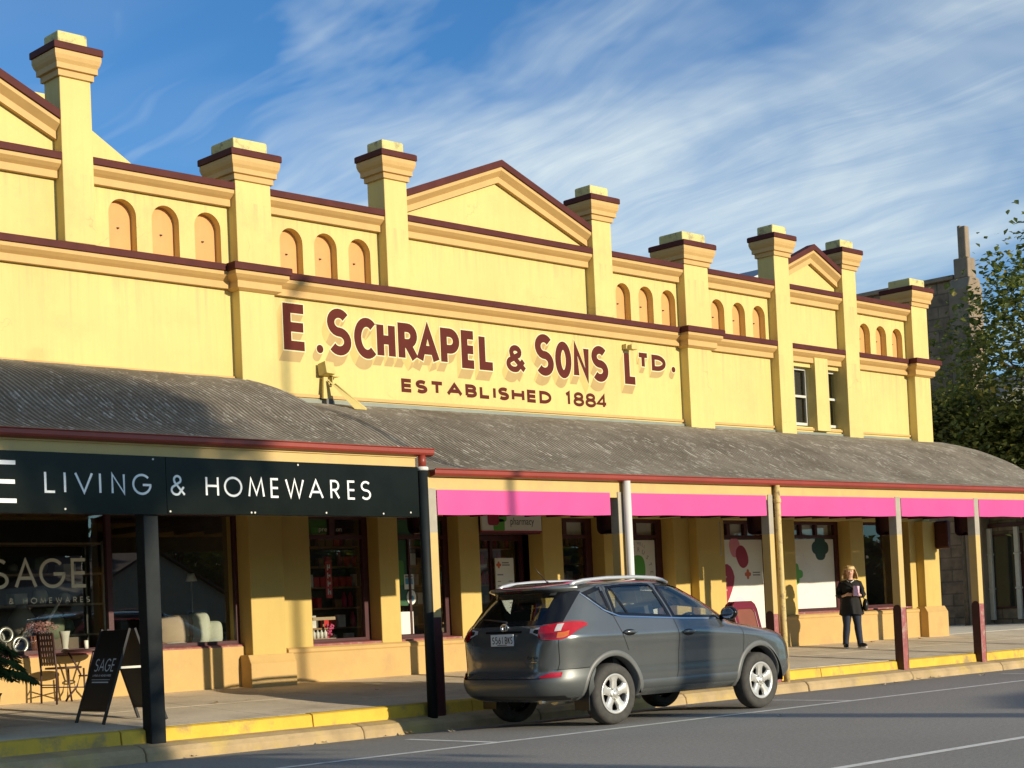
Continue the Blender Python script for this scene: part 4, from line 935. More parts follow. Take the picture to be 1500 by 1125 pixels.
# sandwich board
t = thing('sandwich_board','black sandwich board with white homewares lettering on the footpath beside the black post','sign',(10.12,-3.05,fpz(-3.0)))
BRD = mat('black_board_paint',(.008,.008,.009),.45,.1,5)
def aboard(sx):
    M = Matrix.Translation((sx*.04,0,1.06))@Matrix.Rotation(sx*R(-19.5),4,'Y')
    q=MB(); q.box(-.012,.012,-.30,.30,-.95,.0); q.xf(M); b=q.build('panel',BRD,t,.004,local=True)
    for y in (-.315,.285): q=MB(); q.box(-.016,.016,y,y+.03,-1.12,.02); q.xf(M); q.build('leg',BRD,b,.004,local=True)
    q=MB(); q.box(-.014,.014,-.285,.285,-.97,-.95); q.xf(M); q.build('bottom_rail',BRD,b,local=True)
    return b,M
b1,M1 = aboard(-1); b2,M2 = aboard(1)
q=MB()
fn = lambda u,y,v: tuple(M1@Vector((-.0135,-u,v)))
for c,a,b in [('S',-.20,-.115),('A',-.10,.015),('G',.025,.145),('E',.165,.235)]: add_letter(q,c,a-.01,-.50,b-a,.155,.015,0,fn=lambda x,y,z: tuple(M1@Vector((-.0135+y,-x,z))))
for s,z,w in (('LIVING & HOMEWARES',-.56,.40),): 
    for c,x0,W in setline(s,-.2,.2,.026,.004): add_letter(q,c,x0,z,W,.026,.005,0,fn=lambda x,y,z: tuple(M1@Vector((-.0135+y,-x,z))))
for z,w,h in ((-.60,.40,.006),(-.635,.36,.014)): q.add([tuple(M1@Vector((-.0135,-x,zz))) for x,zz in ((-w/2,z),(w/2,z),(w/2,z+h),(-w/2,z+h))],[(0,1,2,3)])
q.build('lettering',LETW,b1,local=True,recalc=False)
q=MB(); q.box(-.19,.19,-.27,-.25,.62,.645); q.build('spreader',PIPE,t,local=True)
# white advertising flag edge seen behind the post
# big-leaved plant in a pot
t = thing('potted_plant','dark green plant with deeply cut leaves leaning in at the left edge','potted plant',(8.25,-3.25,fpz(-3.25)))
LEAFD = mat('dark_green_leaf',(.030,.060,.016),.45,.3,6)
q=MB(); q.lathe([(0,0),(.19,0),(.25,.42),(.27,.45),(.24,.45),(.22,.40),(0,.40)],(0,0,0),24); q.build('pot',BLKP,t,local=True)
q=MB()
for k in range(15):
    a=2*PI*k/15+rnd.uniform(-.2,.2); ln=rnd.uniform(.45,.7); zt=rnd.uniform(.25,.62); c,s=math.cos(a),math.sin(a)
    stem=[(0.03*c,.03*s,.4),(.25*ln*c,.25*ln*s,.4+zt*.8),(.5*ln*c,.5*ln*s,.4+zt),(.8*ln*c,.8*ln*s,.4+zt*.85),(ln*c,ln*s,.4+zt*.5)]
    q.tube(stem,.007,5,1)
    for j in range(26):
        u=.35+.65*j/25; i0=min(3,int(u*4)); f=u*4-i0; p=Vector(stem[i0]).lerp(Vector(stem[i0+1]),f)
        for sd in (-1,1):
            w=.17*math.sin(PI*min(1,(u-.25)/.8))+.03; d=Vector((-s*sd,c*sd,0))*w+Vector((c,s,0))*w*.45+Vector((0,0,-w*rnd.uniform(.3,.7)))
            t_=Vector((c,s,0))*.016
            q.add([p-t_,p+t_,p+d*.6+t_*.9,p+d,p+d*.6-t_*.9],[(0,1,2,3,4)],0)
q.build('foliage',[LEAFD,LEAFD],t,local=True,recalc=False)
# maroon plastic board beyond the car
t = thing('sandwich_board','maroon plastic sandwich board with rounded top beside the peeling downpipe','sign',(24.2,-1.15,fpz(-1.15)))
MPL = mat('maroon_plastic',(.15,.010,.026),.35,.1,4); MPL2 = mat('rust_panel',(.20,.06,.035),.5,.1,4)
for sy in (-1,1):
    M = Matrix.Translation((0,sy*.05,1.0))@Matrix.Rotation(sy*R(14),4,'X')
    q=MB(); w=.36; out=[(-w,-1.0),(w,-1.0),(w,-.16),(w-.03,-.06),(w-.11,0),(-w+.11,0),(-w+.03,-.06),(-w,-.16)]; inn=[(-w+.1,-.92),(w-.1,-.92),(w-.1,-.22),(w-.14,-.17),(w-.18,-.15),(-w+.18,-.15),(-w+.14,-.17),(-w+.1,-.22)]
    n=8; vs=[(x,-.025,z) for x,z in out]+[(x,-.025,z) for x,z in inn]+[(x,.025,z) for x,z in out]+[(x,.025,z) for x,z in inn]
    q.add(vs,[(i,(i+1)%n,n+(i+1)%n,n+i) for i in range(n)]+[(2*n+i,3*n+i,3*n+(i+1)%n,2*n+(i+1)%n) for i in range(n)]+[(i,2*n+i,2*n+(i+1)%n,(i+1)%n) for i in range(n)]+[(n+i,n+(i+1)%n,3*n+(i+1)%n,3*n+i) for i in range(n)])
    q.xf(M); f=q.build('frame',MPL,t,.012,local=True)
    q=MB(); q.prism(inn,-.008,.008,'y'); q.xf(M); q.build('panel',MPL2,f,local=True)
# ------------------------------------------------------------------ the parked car (local: X forward from the tail, Y left, Z up)
PAINT = mat('grey_metallic_paint',(.168,.178,.174),.19,.05,3,metal=.6,spec=.5,coat=.8)
PAINTL = mat('grey_bumper_paint',(.095,.104,.103),.38,.08,3,metal=.35,coat=.25)
CHR = mat('chrome',(.75,.75,.74),.08,0,metal=1); SILV = mat('silver_alloy',(.66,.65,.60),.33,.06,6,metal=.55); ALUR = mat('silver_roof_rail',(.72,.72,.70),.3,.05,3,metal=.6)
TAIL = mat('red_lamp_lens',(.42,.006,.010),.08,.15,12,coat=1); TAILD = mat('dark_red_lamp_lens',(.20,.006,.008),.08,.2,14,coat=1); AMB = mat('amber_lamp_lens',(.55,.13,.02),.1,.1,20,coat=1); TAILW = mat('clear_lamp_lens',(.55,.53,.52),.08,.1,14,coat=1)
PLATE = mat('white_plate',(.72,.74,.72),.4,.02); BLKG = mat('gloss_black_trim',(.008,.008,.009),.12,.1,5); GAP = mat('shut_line',(.006,.006,.006),.9,0); ARCH = mat('grey_arch_trim',(.125,.13,.125),.45,.08,5)
SEAT = mat('seat_cloth',(.10,.095,.09),.85,.1,8); SEATL = mat('pale_headlining',(.30,.28,.25),.9,.05)
def pchip(T):
    xs = np.array([a for a,_ in T]); ys = np.array([b for _,b in T]); h = np.diff(xs); d = np.diff(ys)/h; m = np.zeros(len(xs)); m[0]=d[0]; m[-1]=d[-1]
    for i in range(1,len(xs)-1):
        if d[i-1]*d[i] > 0: w1=2*h[i]+h[i-1]; w2=h[i]+2*h[i-1]; m[i]=(w1+w2)/(w1/d[i-1]+w2/d[i])
    def f(x):
        x = min(max(x,xs[0]),xs[-1]); i = min(int(np.searchsorted(xs,x,side='right'))-1,len(xs)-2); i=max(i,0); t=(x-xs[i])/h[i]
        return float(ys[i]*(1+2*t)*(1-t)**2 + h[i]*m[i]*t*(1-t)**2 + ys[i+1]*t*t*(3-2*t) + h[i]*m[i+1]*t*t*(t-1))
    return f
cw_ = pchip([(.30,.80),(.36,.87),(.45,.902),(.55,.908),(.66,.903),(.76,.905),(.88,.915),(.98,.926),(1.03,.924),(1.09,.903),(1.17,.872),(1.35,.808),(1.5,.742),(1.585,.70),(1.63,.645),(1.655,.54),(1.672,.32),(1.679,.04)])
cr_ = pchip([(.30,.20),(.36,.07),(.43,.015),(.50,.0),(.56,.005),(.60,.035),(.66,.055),(.80,.065),(.95,.08),(1.05,.10),(1.14,.125),(1.2,.165),(1.35,.28),(1.5,.40),(1.585,.475),(1.63,.56),(1.655,.70),(1.672,1.0),(1.679,1.4)])
cf_ = pchip([(.30,4.47),(.38,4.57),(.50,4.63),(.70,4.62),(.80,4.59),(.88,4.52),(.95,4.38),(1.0,4.16),(1.05,3.88),(1.09,3.60),(1.14,3.43),(1.2,3.32),(1.35,3.05),(1.5,2.77),(1.585,2.58),(1.63,2.40),(1.655,2.20),(1.672,1.95),(1.679,1.6)])
nr_ = pchip([(.2,4.8),(.6,6.0),(1.0,6.6),(1.2,5.4),(1.5,4.8),(1.679,2.8)]); nf_ = pchip([(.2,4.4),(.6,4.8),(.9,4.4),(1.05,3.6),(1.3,4.2),(1.679,2.8)])
def par(z): a,b,w = cr_(z),cf_(z),cw_(z); return a,b,w,(a+b)/2,nr_(z),nf_(z)
def bodyY(X,z):
    a,b,w,c,n1,n2 = par(z)
    if X < c: u=min(1,max(0,(c-X)/(c-a))); return w*max(0,1-u**n1)**(1/n1)
    u=min(1,max(0,(X-c)/(b-c))); return w*max(0,1-u**n2)**(1/n2)
def rearX(Y,z):
    a,b,w,c,n1,n2 = par(z); u=min(.9999,abs(Y)/w); return c-(c-a)*(1-u**n1)**(1/n1)
def frontX(Y,z):
    a,b,w,c,n1,n2 = par(z); u=min(.9999,abs(Y)/w); return c+(b-c)*(1-u**n2)**(1/n2)
def halfline(z,n=110):
    a,b,w,c,n1,n2 = par(z); pts=[]
    for i in range(301):
        t = PI*i/300; cs,sn = math.cos(t),math.sin(t); 
        if t <= PI/2: X=c-(c-a)*abs(cs)**(2/n1); Y=w*abs(sn)**(2/n1)
        else: X=c+(b-c)*abs(cs)**(2/n2); Y=w*abs(sn)**(2/n2)
        pts.append((X,Y))
    p=np.array(pts); s=np.concatenate([[0],np.cumsum(np.hypot(*np.diff(p,axis=0).T))])
    return p,s
def Bs(s,z):
    p,c = halfline(z); return float(np.interp(s,c,p[:,0])),float(np.interp(s,c,p[:,1]))
RA,FA = .975,3.635; WR=.352
WQ = [(.72,1.505),(.99,1.580),(1.02,1.278),(.90,1.345)]
WD2 = [(1.09,1.262),(1.08,1.586),(1.4,1.610),(1.76,1.615),(1.85,1.604),(2.01,1.203)]
WD1 = [(2.09,1.198),(1.93,1.606),(2.2,1.605),(2.50,1.578),(2.78,1.485),(3.02,1.350),(3.27,1.165)]
def inpoly(x,z,P_):
    r=False; n=len(P_)
    for i in range(n):
        (x1,z1),(x2,z2)=P_[i],P_[(i+1)%n]
        if (z1>z)!=(z2>z) and x < (x2-x1)*(z-z1)/(z2-z1)+x1: r=not r
    return r
RG = lambda Y,z: abs(Y) < .63-.10*(z-1.2) and 1.215 < z < 1.50 and (abs(Y) < .52 or ((abs(Y)-.52)**2+(min(0,z-1.28,1.44-z))**2*1.0) < .0121)
CSC = 1.045
CAR = thing('parked_car','dark grey five-door SUV parked at the kerb with silver wheels and roof rails','car',(13.66,-5.69,0),R(-1.1))
CAR.scale = (CSC,)*3; WM[CAR] = WM[CAR]@Matrix.Scale(CSC,4)
def CP(mb,name,mats,parent=None,bevel=0,**k): return mb.build(name,mats,parent or CAR,bevel,local=True,**k)
def CPM(mb,name,mats,parent=None,**k):
    o=MB(); o.v=[(x,-y,z) for x,y,z in mb.v]; o.f=[f[::-1] for f in mb.f]; o.m=list(mb.m); o.sm=list(mb.sm)
    CP(o,name,mats,parent,**k); return CP(mb,name,mats,parent,**k)
def mirror(mb):
    o=MB(); o.add(mb.v,mb.f); o.m=list(mb.m); o.sm=list(mb.sm); n=len(mb.v)
    o.v += [(x,-y,z) for x,y,z in mb.v]; o.f += [[i+n for i in f][::-1] for f in mb.f]; o.m+=mb.m; o.sm+=mb.sm; return o
zsr = [.30,.315,.33,.345]+[.36+.0163*i for i in range(16)]+[.63+.0165*i for i in range(25)]+[1.045+.0165*i for i in range(32)]+[1.573+.009*i for i in range(7)]+[1.634,1.641,1.648,1.654,1.659,1.664,1.668,1.672,1.675,1.677,1.679]
rows=[]
for z in zsr:
    p,c=halfline(z); ss=np.linspace(0,c[-1],151); X=np.interp(ss,c,p[:,0]); Y=np.interp(ss,c,p[:,1])
    row=[(x,-y,z) for x,y in zip(X,Y)]+[(x,y,z) for x,y in zip(X[::-1][1:-1],Y[::-1][1:-1])]
    rows.append(row)
def keepf(x,y,z):
    if abs(y)>.45:
        if inpoly(x,z,WQ) or inpoly(x,z,WD1) or inpoly(x,z,WD2): return False
        for xa in (RA,FA):
            if (x-xa)**2+(z-.365)**2 < .438**2 and abs(y)>.5: return False
    if x < .8 and RG(y,z): return False
    if x > 2.3 and 1.15 < z < 1.58 and abs(y) < cw_(z)-.075 and x > frontX(abs(y),z)-.08: return False
    return True
q=MB(); q.grid(rows,0,True,True,keep=keepf); q.add(rows[-1],[tuple(range(len(rows[-1])))],0,True)
CP(q,'body',PAINT)
# under-tray, cabin floor
q=MB(); q.box(.5,4.1,-.60,.60,.32,.46); q.box(1.5,3.0,-.78,.78,.33,.42); q.box(.35,.6,-.62,.62,.34,.6); q.box(3.0,4.3,-.5,.5,.4,.9); CP(q,'underbody',BLK)
q=MB(); q.box(.4,3.5,-.76,.76,.60,.64); q.box(3.2,3.6,-.78,.78,.64,1.02); q.box(.24,.45,-.58,.58,.5,1.0); CP(q,'cabin_floor',DARKI)
q=MB(); q.add([(.85,-.60,1.625),(2.3,-.60,1.625),(2.3,.60,1.625),(.85,.60,1.625)],[(0,1,2,3)]); CP(q,'headlining',SEATL)
def seat(x,y,w=.25):
    q=MB(); q.box(x,x+.5,y-w,y+w,.66,.86); M=Matrix.Translation((x+.02,y,.82))@Matrix.Rotation(R(-14),4,'Y'); k=MB(); k.box(-.12,.03,-w,w,0,.56); k.xf(M); q.add(k.v,k.f); k=MB(); k.box(-.09,.01,-.13,.13,.60,.80); k.box(-.05,-.03,-.06,-.05,.54,.62); k.box(-.05,-.03,.05,.06,.54,.62); k.xf(M); q.add(k.v,k.f)
    CP(q,'seat',SEAT,bevel=.03)
seat(2.05,-.38); seat(2.05,.38); seat(1.15,-.42,.3); seat(1.15,.42,.3)
q=MB(); q.lathe([(.17+.015*math.cos(b),.015*math.sin(b)) for b in [2*PI*j/8 for j in range(8)]],(0,0,0),24,closed=True); q.tube([(-.17,0,0),(.17,0,0)],.015,6); q.xf(Matrix.Translation((2.86,-.37,1.08))@Matrix.Rotation(R(-62),4,'Y')); CP(q,'steering_wheel',BLK)
# glass patches on the sides
def sidepatch(poly,off=-.004,n=22):
    xs=[p[0] for p in poly]; a,b=min(xs),max(xs); r=[]
    for i in range(n+1):
        x=a+(b-a)*(i/n*.998+.001); zz=[]
        for k in range(len(poly)):
            (x1,z1),(x2,z2)=poly[k],poly[(k+1)%len(poly)]
            if (x1-x)*(x2-x)<=0 and x1!=x2: zz.append(z1+(z2-z1)*(x-x1)/(x2-x1))
        lo,hi=min(zz),max(zz); r.append([(x,-(bodyY(x,lo+(hi-lo)*j/8)+off),lo+(hi-lo)*j/8) for j in range(9)])
    q=MB(); q.grid(r); return q
def trim(poly,w,off=.003,inset=.0):
    n=len(poly); fine=[]
    for i in range(n):
        a,b=Vector(poly[i]),Vector(poly[(i+1)%n]); m=max(2,int((b-a).length/.05))
        for k in range(m): fine.append(a.lerp(b,k/m))
    L,Rr=ribbon([tuple(p) for p in fine],w,True); m=len(fine); q=MB()
    vs=[(p.x,-(bodyY(p.x,p.y)+off),p.y) for p in L]+[(p.x,-(bodyY(p.x,p.y)+off),p.y) for p in Rr]
    q.add(vs,[(i,(i+1)%m,m+(i+1)%m,m+i) for i in range(m)],0,True); return q
for poly,nm,g_ in ((WQ,'quarter_window',CGLASSM),(WD2,'rear_door_window',CGLASSM),(WD1,'front_door_window',CGLASS)):
    for sgn in (1,-1):
        q=sidepatch(poly); q.v=[(x,y*sgn,z) for x,y,z in q.v]; w=CP(q,nm,g_,recalc=False)
        q=trim(poly,.045,.0022); q.v=[(x,y*sgn,z) for x,y,z in q.v]; CP(q,'window_seal',BLKG,w,recalc=False)
# divider in the rear door window, chrome line below the windows
def sideline(pts,w,off,mt,name,parent=None,both=True):
    L,Rr=ribbon(pts,w); q=MB(); m=len(pts); q.add([(p.x,-(bodyY(p.x,p.y)+off),p.y) for p in L]+[(p.x,-(bodyY(p.x,p.y)+off),p.y) for p in Rr],[(i,i+1,m+i+1,m+i) for i in range(m-1)],0,True)
    return CPM(q,name,mt,parent,recalc=False) if both else CP(q,name,mt,parent,recalc=False)
def interp_pts(P_,n=30):
    c=[0]
    for a,b in zip(P_[:-1],P_[1:]): c.append(c[-1]+math.hypot(b[0]-a[0],b[1]-a[1]))
    return [(float(np.interp(c[-1]*i/n,c,[p[0] for p in P_])),float(np.interp(c[-1]*i/n,c,[p[1] for p in P_]))) for i in range(n+1)]
sideline(interp_pts([(1.14,1.588),(1.22,1.42),(1.31,1.25)],8),.028,.004,BLKG,'window_divider')
sideline(interp_pts([(.68,1.52),(.80,1.41),(.93,1.312),(1.15,1.236),(2.2,1.178),(3.28,1.142)],60),.016,.006,CHR,'chrome_strip')
# rear glass
r=[]
for j in range(11):
    z=1.205+.30*j/10; h=.64-.10*(z-1.2); r.append([(rearX(Y,z)-.002,Y,z) for Y in [h*(2*i/24-1) for i in range(25)]])
q=MB(); q.grid(r); rg=CP(q,'rear_window',CGLASSD,recalc=False)
out=[(-.56,1.20),(.56,1.20),(.62,1.26),(.60,1.44),(.53,1.505),(-.53,1.505),(-.60,1.44),(-.62,1.26)]
L,Rr=ribbon([tuple(p) for p in sum([[tuple(Vector(a).lerp(Vector(b),k/10)) for k in range(10)] for a,b in zip(out,out[1:]+out[:1])],[])],.055,True); m_=len(L); q=MB()
q.add([(rearX(p.x,p.y)-.004,p.x,p.y) for p in L]+[(rearX(p.x,p.y)-.004,p.x,p.y) for p in Rr],[(i,(i+1)%m_,m_+(i+1)%m_,m_+i) for i in range(m_)],0,True); CP(q,'window_seal',BLKG,rg,recalc=False)
# black surround at the glass corners
def bs_patch(s0,s1,zlo,zhi,off,n=40,k=8,sg=(1,-1)):
    q=MB()
    for g_ in sg:
        r=[]
        for i in range(n+1):
            s=s0+(s1-s0)*i/n; a,b=zlo(s),zhi(s); row=[]
            for j in range(k+1):
                z=a+(b-a)*j/k; X,Y=Bs(s,z); nx=max(0,1-max(0,s-.7)*1.8); row.append((X-off*nx,-g_*(Y+off*min(1,max(0,(s-.5)*2))),z))
            r.append(row)
        q.grid(r)
    return q
for sg in (1,-1): CP(bs_patch(.535,.80,lambda s:1.185,lambda s:1.56-.10*max(0,s-.62),.005,24,14,(sg,)),'tailgate_pillar_trim',BLKG,recalc=False)
# windscreen
r=[]
for j in range(11):
    z=1.145+.44*j/10; h=cw_(z)-.07; r.append([(frontX(Y,z)-.004,Y,z) for Y in [h*(2*i/20-1) for i in range(21)]])
q=MB(); q.grid(r); CP(q,'windscreen',CGLASS,recalc=False)
# spoiler
q=MB(); r=[]
for i in range(25):
    Y=.66*(2*i/24-1); e=1-abs(Y/.66)**6; xr=rearX(Y,1.55)
    r.append([(xr+.02,Y,1.53),(xr-.12*e-.02,Y,1.57),(xr-.135*e-.02,Y,1.59),(xr-.11*e-.01,Y,1.607),(xr+.10,Y,1.632),(xr+.30,Y,1.664)])
q.grid(r); CP(q,'rear_spoiler',PAINT)
q=MB(); q.box(-.004,.004,-.14,.14,-.006,.006); q.xf(Matrix.Translation((rearX(0,1.55)-.150,0,1.566))); CP(q,'brake_light',TAILD)
# tail lamps wrap round the corner
def lamp(sg):
    mp=pchip([(.46,.44),(.66,.57),(.96,.86),(1.30,1.14)])
    lo=pchip([(.50,1.085),(.62,1.055),(.78,1.005),(.95,1.005),(1.05,1.035),(1.16,1.10),(1.30,1.155)]); hi=pchip([(.50,1.135),(.62,1.15),(.80,1.185),(1.0,1.205),(1.2,1.195),(1.30,1.165)])
    def patch(a,b,l0,h0,off,mi,n=18):
        r=[]
        for i in range(n+1):
            s=a+(b-a)*i/n; l,h=lo(s),hi(s); s=mp(s); z0=l+(h-l)*l0; z1=l+(h-l)*h0; row=[]
            for j in range(6):
                z=z0+(z1-z0)*j/5; X,Y=Bs(s,z); dx=off*(1 if s>.9 else .6); row.append((X-off*max(0,1-max(0,s-.8)*2),-sg*(Y+off*min(1,max(0,(s-.7)*2.5))),z))
            r.append(row)
        q=MB(); q.grid(r,mi); return q
    o=CP(patch(.66,1.30,0,1,.014,0),'tail_lamp',TAIL,recalc=False)
    CP(patch(.70,.96,.08,.42,.018,0),'lower_lens',TAILD,o,recalc=False); CP(patch(.90,1.04,.10,.42,.019,0),'indicator_lens',AMB,o,recalc=False); CP(patch(.86,.93,.5,.92,.019,0),'clear_lens',TAILW,o,recalc=False)
    CP(patch(.46,.66,.05,.95,.012,0),'reversing_lens',TAILW,o,recalc=False)
    CP(patch(.55,.655,.25,.75,.016,0),'lens_divider',BLKG,o,recalc=False)
lamp(1); lamp(-1)
# bumper cladding, reflectors, tailgate shut lines
CP(bs_patch(.0,1.30,lambda s:.345+.03*max(0,s-.9),lambda s:.565 if s<.62 else .565+.10*min(1,(s-.62)/.2),.012),'rear_bumper',PAINTL,recalc=False)
CP(bs_patch(.0,.86,lambda s:.32,lambda s:.375,.015),'bumper_lip',BLK,recalc=False)
CP(bs_patch(.62,.86,lambda s:.580+.03*(s-.6),lambda s:.592+.36*(s-.6) if s<.72 else .64,.020,20,4),'bumper_reflector',TAIL,recalc=False)
CP(bs_patch(.0,.30,lambda s:1.095,lambda s:1.115,.006,12,2),'number_plate_recess',BLKG,recalc=False)
def gapline(sz,w=.008,off=.0018):
    for g_ in (1,-1):
        q=MB(); L,Rr=ribbon(sz,w); m=len(sz); vs=[]
        for p in L+Rr: X,Y=Bs(p.x,p.y); nx=max(0,1-max(0,p.x-.7)*1.8); vs.append((X-off*nx,-g_*(Y+off*min(1,max(0,(p.x-.5)*2))),p.y))
        q.add(vs,[(i,i+1,m+i+1,m+i) for i in range(m-1)],0,True); CP(q,'shut_line',GAP,recalc=False)
gapline(interp_pts([(.82,1.0),(.83,.75),(.80,.64),(.62,.575),(0,.570)],40)); gapline(interp_pts([(.76,.667),(1.0,.668),(1.26,.68)],16))
# side shut lines
def sgap(P_,w=.008): sideline(interp_pts(P_,40),w,.0016,GAP,'shut_line')
sgap([(1.97,1.63),(2.06,1.20),(2.10,.95),(2.08,.60),(2.03,.44)]); sgap([(1.035,1.60),(1.05,1.26),(1.13,1.0),(1.22,.84)]); sgap([(3.30,1.11),(3.32,.85),(3.28,.55),(3.16,.44)]); sgap([(1.45,.475),(2.2,.46),(3.15,.46)],.007)

# sill highlight ledge and door crease
def ledge(P0,P1,off):
    r=[]; n=40
    for i in range(n+1):
        a=i/n; x=P0[0]+(P1[0]-P0[0])*a; z=P0[1]+(P1[1]-P0[1])*a; r.append([(x,-(bodyY(x,z-.075)+.002),z-.075),(x,-(bodyY(x,z-.05)+off),z-.05),(x,-(bodyY(x,z)+off),z),(x,-(bodyY(x,z+.03)+.001),z+.03)])
    q=MB(); q.grid(r); return q
CPM(ledge((1.42,.455),(3.18,.455),.012),'sill_trim',PAINTL,recalc=False)
# wheel arch trims and liners
for xa,nm in ((RA,'r'),(FA,'f')):
    q=MB(); n=40; r=[]
    for i in range(n+1):
        a=R(-10+200*i/n); row=[]
        for rad,off in ((.412,-.10),(.420,.008),(.428,.014),(.475,.014),(.486,.002)):
            x=xa+rad*math.cos(a); z=max(.305,.365+rad*math.sin(a)); y=bodyY(min(max(x,.02),4.55),z); row.append((x,-(y+off),z))
        r.append(row)
    q.grid(r); CPM(q,'wheel_arch',ARCH,recalc=False)
    q=MB(); r=[[(xa+.435*math.cos(R(-4+188*i/24)),-y,.365+.435*math.sin(R(-4+188*i/24))) for y in (.58,.90)] for i in range(25)]; q.grid(r); q.add([(xa+.435*math.cos(R(-4+188*i/24)),-.58,.365+.435*math.sin(R(-4+188*i/24))) for i in range(25)],[tuple(range(25))]); CPM(q,'arch_liner',BLK,recalc=False)
q=MB(); q.box(RA-.43,RA-.415,-.89,-.66,.19,.42); CPM(q,'mud_flap',BLK)
# wheels
def wheel(x,sy):
    yo=sy*.905; S=sy
    q=MB(); q.lathe([(.225,-.19),(.30,-.205),(.335,-.195),(.350,-.165),(.352,-.11),(.350,-.05),(.335,-.012),(.30,0),(.262,-.004),(.235,-.012),(.225,-.03)],(0,0,0),48,axis='y',caps=False)
    for k in range(60):
        a=2*PI*k/60; 
    q.v=[(x+a,yo+S*b,WR+c) for a,b,c in q.v]; w=CP(q,'wheel',RUB)
    q=MB(); q.lathe([(.228,-.02),(.232,-.006),(.222,-.002),(.196,-.010),(.188,-.03),(.198,-.06),(.19,-.16)],(0,0,0),48,axis='y',caps=False)
    n=5
    for k in range(n):      # broad spokes that flare to the rim
        a=2*PI*k/n+PI/2
        P_=[(.05,.052,-.028),(.09,.050,-.022),(.135,.048,-.018),(.165,.060,-.016),(.20,.10,-.012)]
        fr=[]
        for rad,hw,y in P_:
            fr.append([(rad*math.cos(a)-t*math.sin(a),y+dy,rad*math.sin(a)+t*math.cos(a)) for t,dy in ((-hw,-.03),(-hw*.92,-.004),(-hw*.5,.004),(0,.006),(hw*.5,.004),(hw*.92,-.004),(hw,-.03))])
        q.grid(fr)
    q.lathe([(.075,-.03),(.07,-.016),(.05,-.013),(.035,-.006),(.03,.004),(0,.006)],(0,0,0),24,axis='y')
    q.v=[(x+a,yo+S*b,WR+c) for a,b,c in q.v]; rim=CP(q,'rim',SILV,w)
    q=MB()
    for k in range(5):
        a=2*PI*k/5+PI/2+PI/5; q.lathe([(.012,-.02),(.012,-.006),(0,-.004)],(.058*math.cos(a),0,.058*math.sin(a)),8,axis='y')
    q.v=[(x+a,yo+S*b,WR+c) for a,b,c in q.v]; CP(q,'wheel_nuts',MET,w)
    q=MB(); q.lathe([(0,-.10),(.2,-.10),(.2,-.12),(0,-.12)],(0,0,0),24,axis='y'); q.v=[(x+a,yo+S*b,WR+c) for a,b,c in q.v]; CP(q,'brake_disc',DARKI,w)
for x in (RA,FA):
    for sy in (-1,1): wheel(x,sy)
# mirrors, handles, rails, aerial, wiper
for sy in (-1,1):
    y0=bodyY(3.08,1.16)
    q=MB(); q.blob((0,0,0),(.075,.125,.085),0,18,12); q.v=[(max(x,-.035) if True else x,y,z) for x,y,z in q.v]; q.v=[(3.06+x-.02*y,sy*(y0+.155+y),1.21+z+.12*max(0,-y)*0) for x,y,z in q.v]; mr=CP(q,'door_mirror',BLKG)
    q=MB(); q.tube([(3.11,sy*(y0-.02),1.165),(3.08,sy*(y0+.06),1.165),(3.07,sy*(y0+.10),1.18)],[.035,.028,.03],8); CP(q,'mirror_arm',BLKG,mr)
    q=MB(); q.blob((3.022,sy*(y0+.155),1.21),(.003,.10,.065),0,16,8); CP(q,'mirror_glass',CHR,mr)
    for hx,hz in ((1.24,1.045),(2.27,1.01)):
        y=bodyY(hx,hz); q=MB(); q.blob((hx,sy*(y-.004),hz-.005),(.115,.014,.042),0,20,8); hb=CP(q,'handle_recess',BLKG)
        q=MB(); q.tube([(hx-.11,sy*(y+.008),hz),(hx-.06,sy*(y+.036),hz+.006),(hx+.05,sy*(y+.036),hz+.006),(hx+.11,sy*(y+.008),hz)],[.012,.018,.018,.012],10); CP(q,'door_handle',PAINT,hb)
    q=MB(); rl=[(.60,sy*.60,1.612),(.68,sy*.605,1.640),(.82,sy*.61,1.664),(1.2,sy*.612,1.686),(1.7,sy*.60,1.690),(2.05,sy*.588,1.676),(2.22,sy*.575,1.648),(2.32,sy*.565,1.615)]; q.tube(rl,[.020,.023,.023,.023,.023,.023,.022,.018],10); CP(q,'roof_rail',ALUR)
q=MB(); q.tube([(.80,-.05,1.66),(.60,-.05,1.84)],[.006,.003],6); q.lathe([(.02,0),(.012,.025),(0,.03)],(.80,-.05,1.65),10); CP(q,'aerial',BLK)
q=MB(); q.tube([(rearX(0,1.215)-.03,.02,1.215),(rearX(.2,1.24)-.02,-.22,1.245),(rearX(.4,1.26)-.018,-.45,1.262)],[.016,.010,.006],8); q.v=[(x,-y,z) for x,y,z in q.v]; CP(q,'rear_wiper',BLK)
# number plate, emblem, script badge
zc=1.015; X0=rearX(0,zc)-.016
q=MB(); q.box(X0,X0+.012,-.19,.19,zc-.067,zc+.067); pt=CP(q,'number_plate',PLATE,bevel=.004)
q=MB(); cx=.165
for c,a,b in [('S',.165,.122),('5',.112,.070),('6',.060,.018),('1',.0,-.018),('B',-.050,-.090),('K',-.098,-.138),('S',-.143,-.178)]:
    add_letter(q,c,0,zc-.042,a-b,.082,.011,0,fn=lambda x,y,z,a=a:(X0-.0012+y,a-x,z))
q.box(X0-.0014,X0-.001,-.08,.08,zc-.058,zc-.050); CP(q,'plate_lettering',BLK,pt,recalc=False)
q=MB(); ze=1.158; Xe=rearX(0,ze)-.012
def ring(ry,rz,dy,dz,r=.006):
    n=28; pts=[(Xe,dy+ry*math.cos(2*PI*k/n),ze+dz+rz*math.sin(2*PI*k/n)) for k in range(n+1)]; q.tube(pts,r,6)
